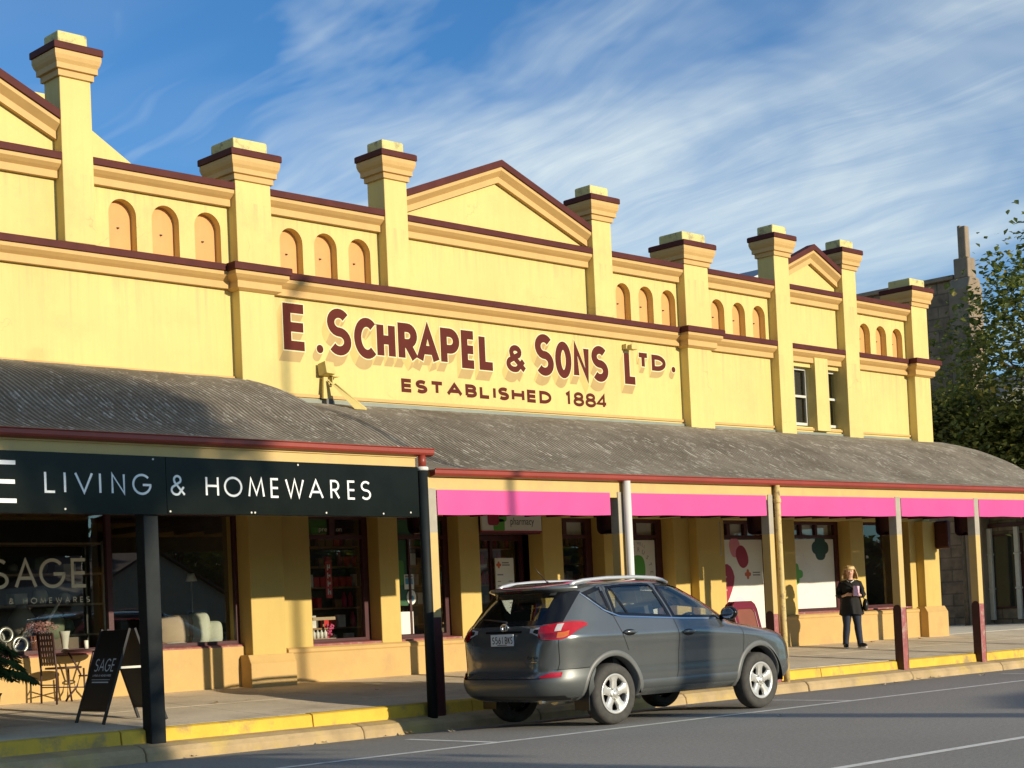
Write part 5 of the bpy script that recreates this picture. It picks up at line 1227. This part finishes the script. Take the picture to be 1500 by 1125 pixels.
ring(.060,.041,0,0,.007); ring(.023,.038,0,0,.005); ring(.041,.015,0,.023,.005); CP(q,'emblem',CHR)
q=MB(); xb=rearX(.52,.80)-.006
for i,(c,w) in enumerate((('R',.03),('A',.032),('V',.032),('4',.03))): add_letter(q,c,0,.79,w,.034,.007,0,fn=lambda x,y,z,i=i:(rearX(.48,z)-.005,-(.42+.042*i+x),z))
q.box(xb-.002,xb+.004,-.57,-.48,.755,.765); CP(q,'script_badge',CHR,recalc=False)
q=MB(); q.tube([(.42,-.46,.33),(.75,-.44,.33)],.075,12); q.tube([(.16,-.50,.31),(.45,-.48,.32)],.028,10); CP(q,'silencer',MET)
# chrome tailgate bar, headlamps

q=MB(); r=[[(frontX(Y,z)+.006,-Y,z) for z in (.72,.78,.84,.88)] for Y in [.46+.022*i for i in range(11)]]; q.grid(r); CPM(q,'headlamp',TAILW,recalc=False)
q=MB(); r=[[(frontX(Y,z)+.006,-Y,z) for z in (.50,.58,.66,.72)] for Y in [-.6+.06*i for i in range(21)]]; q.grid(r); CP(q,'grille',BLK,recalc=False)
# ------------------------------------------------------------------ the woman
SKIN = mat('skin',(.66,.40,.29),.5,.06,8,sub=.05); HAIR = mat('blonde_hair',(.66,.47,.22),.5,.3,30); TOP_ = mat('black_tunic_cloth',(.010,.010,.011),.85,.2,8); JEAN = mat('dark_navy_trousers',(.014,.022,.045),.8,.25,9)
SHOE = mat('dark_shoe_cloth',(.012,.012,.014),.6,.1,9); SOLE = mat('white_shoe_sole',(.70,.69,.66),.6,.03); PNKB = mat('pink_booklet_cover',(.85,.46,.60),.5,.15,40); LEATH = mat('black_bag_leather',(.012,.012,.013),.35,.15,12); LIP = mat('lip',(.42,.12,.11),.5,0); EYE = mat('eye',(.03,.02,.015),.2,0); EYW = mat('eye_white',(.7,.68,.64),.3,0)
wy = -1.32; WX = 27.50
PER = thing('person','blonde woman in black tunic and dark trousers holding a pink booklet outside the pharmacy window','person',(WX,wy,fpz(wy)),R(-50))
PER.scale=(1.13,1.13,1.0); WM[PER]=WM[PER]@Matrix.Diagonal((1.13,1.13,1.0,1.0))
V = []; E_ = []; RAD = []
def vtx(p,r): V.append(p); RAD.append(r if isinstance(r,tuple) else (r,r)); return len(V)-1
def chain(a,pts):
    for p,r in pts: b=vtx(p,r); E_.append((a,b)); a=b
    return a
root=vtx((0,0,.84),(.135,.105))
sp=chain(root,[((0,.005,.98),(.13,.10)),((0,.0,1.12),(.125,.10)),((0,.01,1.25),(.14,.095)),((0,.015,1.33),(.07,.065)),((0,.005,1.385),(.048,.048)),((0,-.008,1.43),(.055,.06))])
hd=chain(sp,[((0,-.015,1.48),(.072,.085)),((0,-.01,1.54),(.074,.09)),((0,0,1.58),(.05,.065))])
for s in (-1,1):
    ft = 1 if s>0 else 0
    an=chain(root,[((s*.085,.0,.76),(.085,.09)),((s*.10,-.005,.46),(.056,.06)),((s*.115,.02,.24),(.048,.05)),((s*.125,.015,.085),(.034,.036))])
    fx = .085 if s>0 else -.0; chain(an,[((s*.13+fx*.4,-.06,.045),(.034,.028)),((s*.13+fx,-.14,.03),(.032,.022))])
    sh=chain(3,[((s*.15,.01,1.285),(.055,.055))]) if False else None
    c_=vtx((s*.135,.012,1.275),.050); E_.append((3,c_))
    wr=chain(c_,[((s*.185,.02,1.15),(.042,.044)),((s*.205,.0,1.03),(.036,.036)),((s*.15,-.12,1.03),(.030,.03)),((s*.095 if s<0 else s*.12,-.185,1.05),(.020,.024))])
    hx,hy,hz=V[wr]; dx=-s*.75; 
    pm=chain(wr,[((hx+dx*.05,hy-.025,hz+.008),(.018,.030))])
    px,py,pz=V[pm]
    for k in range(4):
        o=.021-.014*k; L=(.055,.064,.06,.048)[k]
        chain(pm,[((px+dx*.03,py-.012,pz+o),.0095),((px+dx*(.03+L*.5),py-.016,pz+o*1.1-.004),.0085),((px+dx*(.03+L),py+.004,pz+o*1.1-.012),.0075)])
    chain(wr,[((hx+dx*.02,hy-.03,hz+.032),.011),((hx+dx*.055,hy-.045,hz+.045),.009)])
me=bpy.data.meshes.new('body'); me.from_pydata(V,E_,[]); bo=bpy.data.objects.new('body',me); COL.objects.link(bo); me.materials.append(SKIN)
md=bo.modifiers.new('skin','SKIN'); md.use_smooth_shade=True; sd=bo.modifiers.new('sub','SUBSURF'); sd.levels=2; sd.render_levels=2
for i,sv in enumerate(me.skin_vertices[0].data): sv.radius=RAD[i]; sv.use_root=(i==0)
setparent(bo,PER,True)
def WPt(mb,name,m,parent=None,bevel=0): return mb.build(name,m,parent or PER,bevel,local=True)
# face
q=MB(); q.blob((0,-.098,1.492),(.012,.020,.022),0,10,8); q.build('nose',SKIN,PER,local=True)
for s in (-1,1):
    q=MB(); q.blob((s*.030,-.088,1.515),(.014,.008,.008),0,10,6); e=WPt(q,'eye',EYW); q=MB(); q.blob((s*.030,-.0945,1.515),(.006,.004,.006),0,8,6); WPt(q,'iris',EYE,e)
    q=MB(); q.tube([(s*.016,-.098,1.533),(s*.032,-.098,1.538),(s*.046,-.086,1.534)],.004,6); WPt(q,'eyebrow',HAIR)
    q=MB(); q.blob((s*.078,.005,1.505),(.012,.02,.032),0,10,8); WPt(q,'ear',SKIN)
q=MB(); q.blob((0,-.094,1.458),(.024,.010,.008),0,12,6); WPt(q,'mouth',LIP)
# hair: bob with fringe, built from locks over a cap
q=MB(); rows=[]
for i in range(15):
    ph=PI*.5*i/9; row=[]
    for k in range(33):
        t=R(-108+216*k/32)+PI/2; 
        if ph<=PI/2: x=.108*math.sin(ph)*math.cos(t); y=.118*math.sin(ph)*math.sin(t)+.006; z=1.515+.112*math.cos(ph)
        else:
            d=(i-9)*.030; fl=1+.26*math.sin(min(1,(i-9)/5)*PI*.62); x=.108*fl*math.cos(t)*(1+.04*math.sin(k*2.1)); y=.118*fl*math.sin(t)+.006+.006*math.sin(k*1.7+i); z=1.515-d+.012*math.sin(k*3.3)*(i-9)/5
        row.append((x,y,z))
    rows.append(row)
q.grid(rows); rows=[]
for i in range(6):
    a=i/5; row=[]
    for k in range(13):
        t=R(-90-72+144*k/12); r_=.5+.5*math.sin(PI/2*min(1,.35+a)); x=.090*math.cos(t)*r_; y=.108*math.sin(t)*r_; z=1.614-.050*a-.022*a*a+.006*math.sin(k*2.7)*a
        row.append((x,y,z))
    rows.append(row)
q.grid(rows); hh=q.build('hair',HAIR,PER,local=True,recalc=False); so=hh.modifiers.new('s','SOLIDIFY'); so.thickness=.007; so.offset=.3
# tunic with three-quarter sleeves
q=MB(); rows=[]
T_=[(1.345,.075,.07,.01),(1.325,.125,.085,.012),(1.29,.168,.098,.01),(1.23,.17,.11,.0),(1.12,.158,.118,-.01),(1.0,.165,.124,-.01),(.90,.178,.132,-.01),(.80,.19,.14,-.01),(.72,.20,.148,-.01),(.66,.205,.152,-.01)]
for j,(z,a,b,yo) in enumerate(T_):
    row=[]
    for k in range(40):
        t=2*PI*k/40; fo=max(0,(j-4))/5; w=1+.055*fo*math.sin(7*t+.6)+.03*fo*math.sin(11*t); row.append((a*w*math.cos(t),b*w*math.sin(t)+yo,z+.015*fo*math.sin(3*t)))
    rows.append(row)
q.grid(rows,0,True,True)
for s in (-1,1):
    q.tube([(s*.09,.012,1.30),(s*.142,.014,1.272),(s*.187,.02,1.15),(s*.21,.0,1.045),(s*.19,-.06,1.03),(s*.16,-.115,1.03)],[.052,.062,.058,.056,.052,.045],14)
tu=WPt(q,'tunic',TOP_)
q=MB()
for s in (-1,1):
    fx=0; rows=[]
    for z,x,y,r_ in ((.82,.075,.0,.10),(.70,.08,.0,.09),(.55,.088,-.004,.074),(.46,.094,-.006,.064),(.36,.10,.008,.062),(.24,.112,.018,.058),(.13,.122,.016,.053),(.075,.125,.012,.052)):
        rows.append([(s*x+r_*math.cos(2*PI*k/18)*(1+.03*math.sin(k*2+z*40)),y+r_*1.05*math.sin(2*PI*k/18),z+.004*math.sin(k*3)) for k in range(18)])
    q.grid(rows,0,True,True)
WPt(q,'trousers',JEAN)
for s in (-1,1):
    an=(s*.125,.01); to=(s*.13+(.085 if s>0 else 0),-.15); d=Vector((to[0]-an[0],to[1]-an[1],0)); ln=d.length; d.normalize(); ang=math.atan2(d.x,-d.y)
    q=MB(); q.blob((0,-.055,.055),(.045,.135,.045),0,16,10); q.v=[(x,y,max(z,.022) if z<.08 or y<-.02 else z) for x,y,z in q.v]; q.xf(Matrix.Translation((an[0],an[1],0))@Matrix.Rotation(ang,4,'Z')); so_=WPt(q,'shoe',SHOE)
    q=MB(); q.prism([(.041*math.cos(t)*(1 if math.sin(t)<0 else .85),-.055+.132*math.sin(t)) for t in [2*PI*k/20 for k in range(20)]],.0,.026,'z'); q.xf(Matrix.Translation((an[0],an[1],0))@Matrix.Rotation(ang,4,'Z')); WPt(q,'sole',SOLE,so_)
q=MB(); q.tube([(-.06,-.062,1.335),(-.03,-.085,1.31),(0,-.094,1.295),(.03,-.085,1.31),(.06,-.062,1.335)],.009,8); q.blob((0,-.1,1.287),(.014,.008,.014)); WPt(q,'necklace',SOLE)
# handbag and booklet (held things)
Mw=WM[PER]
t=thing('handbag','black leather shoulder bag hanging at the hip of the woman','handbag',tuple(Mw@Vector((.24,-.04,.72))),R(-50))
q=MB(); q.blob((0,0,.11),(.055,.12,.135),0,20,12); q.v=[(x,y,max(z,-.005)) for x,y,z in q.v]; q.build('bag',LEATH,t,local=True)
q=MB(); q.tube([(.0,-.08,.2),(-.14,-.115,.40),(-.26,-.125,.54),(-.33,-.07,.64),(-.32,.05,.60)],.010,6); q.build('strap',LEATH,t,local=True)
q=MB(); q.box(-.06,.06,-.008,.008,-.10,.10); q.xf(Matrix.Translation((.075,-.235,1.12))@Matrix.Rotation(R(32),4,'Z')@Matrix.Rotation(R(8),4,'Y')@Matrix.Rotation(R(-6),4,'X')); q.xf(Mw); tag(q.build('booklet',PNKB,None,.002),'pink booklet held in front of the black tunic','booklet')

# ------------------------------------------------------------------ stone hall to the right, trees
ST = thing('stone_hall','tall brown stone hall with a buttress and slender spire behind the tree','building',(50,12,.5))
SZ = lambda mb,n,m,p=None,b=0: mb.build(n,m,p or ST,b)
q=MB(); q.box(44,44.5,5.6,34,.3,10.8); q.box(44.5,56,6.2,34,.3,6.4); q.box(43.5,58,5.55,34,-.5,.3); SZ(q,'hall_wall',STONE)
q=MB(); q.box(43.85,44.65,5.6,34,10.8,10.93); SZ(q,'coping',PIERST,None,.02)
q=MB(); q.box(43.55,44.35,4.95,5.62,.3,10.4); q.prism([(43.55,10.4),(44.35,10.4),(44.2,10.75),(43.7,10.75)],4.95,5.62,'y'); q.box(43.72,44.16,5.02,5.5,10.75,11.35); q.box(43.80,44.04,5.10,5.34,11.35,12.3); q.box(43.78,44.06,5.25,5.36,11.3,12.33); SZ(q,'buttress',PIERST,None,.03)
q=MB(); q.prism([(44.6,6.4),(56,6.4),(50.3,8.6)],6.4,34,'y'); SZ(q,'hall_roof',GREY)
AN = thing('stone_annex','low grey stone annex with downpipes and dark glazing across the lane','building',(47,0,.5))
q=MB(); q.box(44,50,-6,4.93,.2,6.0); q.build('annex_wall',STONE2,AN)
q=MB(); q.prism([(43.7,6.0),(50.3,6.0),(47,7.6)],-6.2,4.9,'y'); q.build('annex_roof',mat('dark_roof_tile',(.07,.055,.045),.8,.2,6),AN)
q=MB(); q.box(43.93,43.99,3.9,4.85,.95,3.1); q.box(43.93,43.99,1.6,3.0,.95,3.1); w=q.build('dark_window',MRN,AN); q=MB(); q.box(43.91,43.93,3.96,4.79,1.0,3.05); q.box(43.91,43.93,1.66,2.94,1.0,3.05); q.build('glass',mat('dark_reflective_glass',(.03,.035,.03),.06,.1),w)
q=MB(); q.box(43.88,43.98,-5,4.93,3.32,3.42); q.box(43.88,43.98,-5,4.93,3.9,4.0); q.build('awning_rail',MRN,AN)
for y in (4.88,4.02,3.35): q=MB(); q.box(43.80,43.92,y-.07,y+.07,.62,3.3); q.box(43.78,43.94,y-.09,y+.09,1.5,1.56); q.box(43.78,43.94,y-.09,y+.09,2.5,2.56); q.build('downpipe',PIPE,AN,.02)
q=MB(); q.box(43.93,43.99,3.4,3.8,1.7,2.3); tag(q.build('wall_sign',PIERST),'small pale plaque on the grey stone annex wall','sign')
# ---- trees
def leafmat(n,c,tr=.35):
    m=bpy.data.materials.new(n); m.use_nodes=True; nt=m.node_tree; b=nt.nodes['Principled BSDF']; v=mapping(nt)
    nt.links.new(mix(nt,ramp(nt,noise(nt,v,1.1,4),.35,.65),tuple(x*.6 for x in c),tuple(min(1,x*1.35) for x in c)),b.inputs['Base Color']); b.inputs['Roughness'].default_value=.55
    t=nd(nt,'ShaderNodeBsdfTranslucent'); t.inputs['Color'].default_value=(c[0]*1.5,c[1]*1.6,c[2]*.8,1); mx=nd(nt,'ShaderNodeMixShader'); mx.inputs[0].default_value=tr
    o=nt.nodes['Material Output']; nt.links.new(b.outputs[0],mx.inputs[1]); nt.links.new(t.outputs[0],mx.inputs[2]); nt.links.new(mx.outputs[0],o.inputs['Surface']); return m
LF=[leafmat('leaf_mid_green',(.21,.225,.065)),leafmat('leaf_dark_green',(.11,.135,.042)),leafmat('leaf_yellowing',(.42,.33,.085))]
LD=[leafmat('bush_leaf_dark',(.055,.075,.028)),leafmat('bush_leaf_mid',(.085,.105,.036)),leafmat('bush_leaf_black_green',(.03,.042,.018))]
LB=[leafmat('shrub_leaf_olive',(.17,.185,.06)),leafmat('shrub_leaf_green',(.11,.135,.045)),leafmat('shrub_leaf_light',(.24,.23,.075))]
BARK=mat('grey_brown_bark',(.14,.11,.075),.9,.3,6,bump=.6,bscale=14)
def tree(name,label,loc,h,rad,zb,n_tw,n_lf,ls,mats,seed,cat='tree',trunk_r=.22,lean=(0,0),mixw=(.5,.35,.15),group=None,bot=.75,taper=0.):
    r=random.Random(seed); t=thing(name,label,cat,loc,0,group); q=MB(); cz=(h+zb)/2; hr=(h-zb)/2
    q.tube([(0,0,-.1),(lean[0]*.2,lean[1]*.2,zb*.5),(lean[0]*.5,lean[1]*.5,zb+.15*hr),(lean[0],lean[1],cz+.35*hr)],[trunk_r*1.3,trunk_r,trunk_r*.8,trunk_r*.25],10)
    tw=[]
    for k in range(n_tw):
        while True:
            p=Vector((r.uniform(-1,1),r.uniform(-1,1),r.uniform(-1,1)))
            if .25<p.length<1: break
        if r.random()<.75: p=p.normalized()*r.uniform(.62,1.0)
        rr=rad*((1-taper*max(0,p.z)) if p.z>-.2 else bot); lump=min(1.1,.94+.14*math.sin(p.x*5.1+seed)+.12*math.sin(p.y*6.3+p.z*4+seed*2))
        e=Vector((lean[0]+p.x*rr*lump,lean[1]+p.y*rr*lump,cz+p.z*hr*(.86+.14*lump))); tw.append(e)
        if k<46:
            z0=zb*.7+(cz-zb*.5)*r.uniform(.1,.9); s=Vector((lean[0]*.6,lean[1]*.6,min(z0,e.z))); m=s.lerp(e,.55)+Vector((r.uniform(-.2,.2),r.uniform(-.2,.2),r.uniform(-.1,.3)))
            q.tube([s,m,e],[trunk_r*.34,trunk_r*.17,.012],6)
    q.build('trunk',BARK,t,local=True)
    vs=[];fs=[];ms=[]; q=MB()
    for e in tw:
        cl=r.uniform(.26,.46)*min(rad,4)/2.6; base=r.random()
        for j in range(n_lf):
            p=e+Vector((r.gauss(0,cl),r.gauss(0,cl),r.gauss(0,cl*.75)))
            a=r.uniform(0,2*PI); b=r.uniform(-.9,.5); d=Vector((math.cos(a)*math.cos(b),math.sin(a)*math.cos(b),math.sin(b))); s=d.cross(Vector((r.uniform(-.5,.5),r.uniform(-.5,.5),1))).normalized(); u=s.cross(d); L=ls*r.uniform(.6,1.25)
            o=len(vs); w=L*.42; vs+= [p-d*L*.5,p+s*w-d*L*.12+u*L*.1,p+s*w*.6+d*L*.2,p+d*L*.5-u*L*.08,p-s*w*.6+d*L*.2,p-s*w-d*L*.12+u*L*.1]
            fs+=[(o,o+1,o+2,o+3),(o,o+3,o+4,o+5)]; x=.6*base+.4*r.random(); mi=0 if x<mixw[0] else (1 if x<mixw[0]+mixw[1] else 2); ms+=[mi,mi]
    q.v=[tuple(v) for v in vs]; q.f=[list(f) for f in fs]; q.m=ms; q.sm=[False]*len(fs); q.build('crown',mats,t,local=True,recalc=False); return t
tree('street_tree','tall leafy street tree with yellowing leaves at the right edge, before the stone hall',(41.6,1.0,.45),11.2,4.3,2.9,520,34,.19,LF,3,trunk_r=.2,lean=(.5,-.3),taper=.36)
tree('bushy_tree','olive green bushy tree behind the right end of the verandah',(42.6,5.0,.5),6.8,2.0,3.5,260,34,.17,LB,5,trunk_r=.06)
tree('bushy_tree','low olive green tree beneath the tall street tree',(42.6,2.4,.5),5.9,1.9,3.5,200,34,.17,LB,9,trunk_r=.06)
# ---- across the street, seen mirrored in windows and as shadows; left rows block light
for k,(x,y,h,rd,zb,sd) in enumerate(((10.7,-31.0,8.2,3.3,4.4,11),(14.5,-36.0,12.9,2.7,11.0,12),(52,-60,9,4,2.5,14),(64,-56,8,3.5,2,18))):
    tree('street_tree',['broad street tree opposite the homewares shop','tall flat-topped tree opposite the homewares shop','tall tree behind the gabled house opposite','round tree beyond the gabled house opposite'][k],(x,y,.1),h,rd,zb,(260 if k<2 else 150),36,(.32 if k<2 else .26),LF,sd,trunk_r=.3)
q=MB(); r=random.Random(8)
for i in range(230):
    cx=r.uniform(8,190); cy_=-64+r.uniform(-3,3); hh_=r.uniform(4.5,7.5)
    if i%4==0: cx=-42+r.uniform(-5,5); cy_=r.uniform(-60,14); hh_=r.uniform(8,13)  # unseen row at the left, added to darken car tail and pilaster sides
    q.blob((cx,cy_,hh_*.5),(2.1,1.8,hh_*.42),2,10,8,.3,i)
    for j in range(190):
        a=r.uniform(0,6.28); b=r.uniform(-1,1); L=r.uniform(.28,.6); x=cx+2.6*math.cos(a)*math.sqrt(1-b*b)*r.uniform(.6,1); y=cy_+2.2*math.sin(a); z=hh_*.55+hh_*.45*b
        q.add([(x,y,z),(x+L*math.cos(a*7),y+.4,z+L*math.sin(a*7)),(x+L*math.cos(a*7+.9),y-.3,z+L*math.sin(a*7+.9))],[(0,1,2)],r.choice([0,1,2]))
tag(q.build('treeline',LD,recalc=False),'distant belt of dark trees along the far horizon across the street','trees',kind='stuff')
q=MB(); 
t=thing('gum_tree_trunk','thick bare tree trunk across the street from the parked car','tree',(19.82,-30.5,.1)); q.tube([(0,0,-.1),(.05,0,2),(.0,.05,5),(.02,.05,7.1)],[.45,.36,.33,.30],12); q.tube([(.03,.03,3.9),(1.2,.1,4.7),(3.2,.1,5.0),(6.2,.2,5.1)],[.2,.16,.13,.07],8); q.tube([(3,.1,5.0),(4.5,.5,4.5),(7.5,.4,4.3)],[.1,.09,.05],8); q.build('trunk',BARK,t,local=True)  # limbs added for the road shadow bands, top cut to keep walls clear
t=thing('street_light','tall grey street light pole across the street','street light',(19.2,-27,.1)); q=MB(); q.tube([(0,0,0),(-.03,0,6),(-.06,0,11.8),(-.1,.4,12.3),(-.1,1.4,12.5)],[.10,.07,.05,.04,.035],10); q.build('pole',PIPE,t,local=True); q=MB(); q.box(-.22,.02,1.3,1.8,12.44,12.56); q.build('lamp_head',GREY,t,.03,local=True)
HW=mat('cream_weatherboard',(.55,.47,.32),.7,.06,3); HR_=mat('red_brown_roof',(.13,.06,.04),.7,.15,4)
def house(x,y,w,d,h,rise,label):
    t=thing('house',label,'house',(x,y,.1)); q=MB(); q.box(-w/2,w/2,-d,0,0,h); q.prism([(-w/2,h),(w/2,h),(0,h+rise)],-d+.02,-.02,'y'); q.build('wall',HW,t,local=True)
    q=MB(); q.add([(-w/2-.4,.3,h-.25),(0,.3,h+rise+.05),(0,-d-.3,h+rise+.05),(-w/2-.4,-d-.3,h-.25),(w/2+.4,.3,h-.25),(w/2+.4,-d-.3,h-.25)],[(0,1,2,3),(1,4,5,2)]); r=q.build('roof',HR_,t,local=True); so=r.modifiers.new('s','SOLIDIFY'); so.thickness=.12
    for sx in (-.27,.27):
        q=MB(); q.box(w*sx-.6,w*sx+.6,-.02,.05,.9,2.3); wn=q.build('window',WHT,t,local=True); q=MB(); q.box(w*sx-.5,w*sx+.5,.05,.06,1.0,2.2); q.build('pane',MATS['dark_reflective_glass'],wn,local=True)
    q=MB(); q.box(-.45,.45,-.02,.06,0,2.1); q.build('door',MRN,t,local=True)
for k,(x,y,h) in enumerate(((-9,-4,10),(-13,-9.5,11),(-16,-15,10),(-20,-21,11))):  # unseen trees added to keep sky light off car tail and facade sides
    tree('street_tree',['street tree nearest the homewares shop beyond the left edge of the photo','second street tree along the kerb beyond the left edge of the photo','third street tree beyond the left edge of the photo','furthest street tree to the left of the photo'][k],(x,y,.1),h,3.4,1.2,170,34,.32,LD,30+k,trunk_r=.25)
house(44,-50,9,10,3.0,2.4,'cream gabled house across the street'); house(24,-50,12,10,3.2,2.2,'long cream house across the street behind the small tree'); house(72,-52,11,10,3.2,2.4,'cream house furthest along the far side of the street')
q=MB(); r=random.Random(4)
for i in range(5200):
    x=r.uniform(-20,80); z=r.uniform(0,1.5); y=-43+r.uniform(-.5,.5)
    a=r.uniform(0,6.28); L=.22; q.add([(x,y,z),(x+L*math.cos(a),y+.1,z+L*math.sin(a)),(x+L*math.cos(a+.9),y-.05,z+L*math.sin(a+.9))],[(0,1,2)],r.choice([0,1,2]))
tag(q.build('hedge',LD,recalc=False),'long clipped dark hedge along the far side of the street','hedge')
# fallen leaves
LV=mat('dry_leaf',(.30,.17,.08),.8,.3,20); LV2=mat('pale_dry_leaf',(.55,.47,.36),.8,.2,20)
r=random.Random(21)
spots=[(11.6,-4.42,-.05,1),(12.0,-4.40,-.05,1),(12.9,-4.45,-.05,0),(13.3,-4.42,-.04,0),(10.2,-4.4,-.05,0),(24.6,-4.42,-.05,0),(24.9,-4.38,-.05,0),(25.2,-4.44,-.05,0),(25.6,-4.36,-.05,0),(22.6,-5.2,-.02,1),(24.9,-5.6,0,1),(26.6,-5.9,0,1),(23.4,-4.9,-.03,0),(12.2,-1.9,fpz(-1.9),1),(12.75,-1.85,fpz(-1.85),1),(14.9,-1.9,fpz(-1.9),0),(13.4,-5.1,-.02,1),(16.2,-7.9,.0,1),(13.6,-4.9,-.03,1),(26.3,-.45,fpz(-.45),0),(29.4,-.5,fpz(-.5),0),(31.1,-.6,fpz(-.6),0)]
for x,y,z,k in spots:
    q=MB(); L=r.uniform(.035,.075); a=r.uniform(0,6.28); pts=[]
    for j in range(9):
        t=2*PI*j/9; rr=L*(1 if j%2 else .55); pts.append((x+rr*math.cos(t+a),y+rr*math.sin(t+a),z+.006+rr*.5*abs(math.sin(t*1.5+a))))
    q.add([(x,y,z+.012)]+pts,[(0,1+j,1+(j+1)%9) for j in range(9)]); tag(q.build('fallen_leaf',LV2 if k else LV,recalc=False),'small dry fallen leaf lying on the kerb, road or footpath','leaf','fallen leaves')

# ------------------------------------------------------------------ light, sky, camera
EL=R(13.4); S=Vector((.155,-1,0)).normalized()*math.cos(EL)+Vector((0,0,math.sin(EL)))
sl=bpy.data.lights.new('sun','SUN'); sl.energy=SUN_E; sl.angle=R(.5); sl.color=(1.0,.87,.66)
so=bpy.data.objects.new('sun',sl); COL.objects.link(so); so.rotation_euler=S.to_track_quat('Z','Y').to_euler(); so.location=(20,-30,30)
w=bpy.data.worlds.new('World'); sc.world=w; w.use_nodes=True; nt=w.node_tree; bg=nt.nodes['Background']
sky=nd(nt,'ShaderNodeTexSky',sky_type='NISHITA'); sky.sun_disc=False; sky.sun_elevation=EL; sky.sun_rotation=math.atan2(S.x,S.y); sky.air_density=1.0; sky.dust_density=.6; sky.ozone_density=3.0; sky.altitude=100
tc=nd(nt,'ShaderNodeTexCoord')
# cirrus: project the view direction on a high plane, then stretched, warped noise
sp=nd(nt,'ShaderNodeSeparateXYZ'); nt.links.new(tc.outputs['Generated'],sp.inputs[0])
mx_=nd(nt,'ShaderNodeMath',operation='MAXIMUM'); mx_.inputs[1].default_value=.03; nt.links.new(sp.outputs[2],mx_.inputs[0])
ad=nd(nt,'ShaderNodeMath',operation='ADD'); ad.inputs[1].default_value=.12; nt.links.new(mx_.outputs[0],ad.inputs[0])
dv=[]
for k in (0,1):
    d=nd(nt,'ShaderNodeMath',operation='DIVIDE'); nt.links.new(sp.outputs[k],d.inputs[0]); nt.links.new(ad.outputs[0],d.inputs[1]); dv.append(d)
cb=nd(nt,'ShaderNodeCombineXYZ'); nt.links.new(dv[0].outputs[0],cb.inputs[0]); nt.links.new(dv[1].outputs[0],cb.inputs[1])
nw=nd(nt,'ShaderNodeTexNoise'); nw.inputs['Scale'].default_value=.75; nw.inputs['Detail'].default_value=3; nt.links.new(cb.outputs[0],nw.inputs['Vector'])
ws=nd(nt,'ShaderNodeVectorMath',operation='SCALE'); ws.inputs['Scale'].default_value=CLOUD_WARP; nt.links.new(nw.outputs['Color'],ws.inputs[0])
wrp=nd(nt,'ShaderNodeVectorMath',operation='ADD'); nt.links.new(cb.outputs[0],wrp.inputs[0]); nt.links.new(ws.outputs[0],wrp.inputs[1])
def cl(scale,rot,off,ns,det,a,b,amp,warp=.35,rough=.62):
    m0=nd(nt,'ShaderNodeMapping'); m0.inputs['Rotation'].default_value=(0,0,R(rot)); nt.links.new(wrp.outputs[0],m0.inputs['Vector'])
    mp=nd(nt,'ShaderNodeMapping'); mp.inputs['Scale'].default_value=scale; mp.inputs['Location'].default_value=off
    nt.links.new(m0.outputs[0],mp.inputs['Vector']); n=nd(nt,'ShaderNodeTexNoise'); n.inputs['Scale'].default_value=ns; n.inputs['Detail'].default_value=det; n.inputs['Roughness'].default_value=rough; n.inputs['Distortion'].default_value=warp
    nt.links.new(mp.outputs[0],n.inputs['Vector']); return ramp(nt,n.outputs['Fac'],a,b,(0,0,0,1),(amp,amp,amp,1))
c1=cl((.45,1.0,1),CLOUD_ROT,CLOUD_OFF,.75,6,.455,.655,1.0,.8); c2=cl((.32,2.2,1),CLOUD_ROT+8,(1.3,.4,0),1.4,10,.36,.70,1.0,.9,.68); c3=cl((.5,.8,1),CLOUD_ROT-20,(3.1,1.4,0),.5,4,.46,.72,.30,.8)
c=mix(nt,1.0,mix(nt,1.0,c1,mix(nt,.55,(1,1,1),c2),'MULTIPLY'),c3,'SCREEN')
nt.links.new(mix(nt,c,mix(nt,1.0,sky.outputs[0],SKY_TINT,'MULTIPLY'),CLOUD_COL),bg.inputs['Color']); bg.inputs['Strength'].default_value=SKY_S
cam=bpy.data.cameras.new('Camera'); co=bpy.data.objects.new('Camera',cam); COL.objects.link(co); sc.camera=co
yaw,pitch,roll,f,cy = 0.77333043,0.0329328,-0.04509093,2.42363515,0.82429853
fwd=Vector((math.sin(yaw)*math.cos(pitch),math.cos(yaw)*math.cos(pitch),math.sin(pitch))); right=Vector((math.cos(yaw),-math.sin(yaw),0)); up=right.cross(fwd)
r2=right*math.cos(roll)+up*math.sin(roll); u2=-right*math.sin(roll)+up*math.cos(roll)
Mx=Matrix((r2,u2,-fwd)).transposed().to_4x4(); Mx.translation=(0,-20.0,1.334); co.matrix_world=Mx
cam.sensor_width=36; cam.lens=f*1000/1500*36; cam.shift_y=(cy*1000-562.5)/1500; cam.clip_start=.1; cam.clip_end=3000
sc.render.engine='CYCLES'; sc.render.resolution_x=1024; sc.render.resolution_y=768
sc.cycles.max_bounces=6; sc.cycles.transparent_max_bounces=12; sc.cycles.diffuse_bounces=3; sc.cycles.glossy_bounces=3; sc.cycles.caustics_reflective=False; sc.cycles.caustics_refractive=False
sc.view_settings.view_transform='Standard'; sc.view_settings.look='None'; sc.view_settings.gamma=1; sc.view_settings.exposure=EXPO
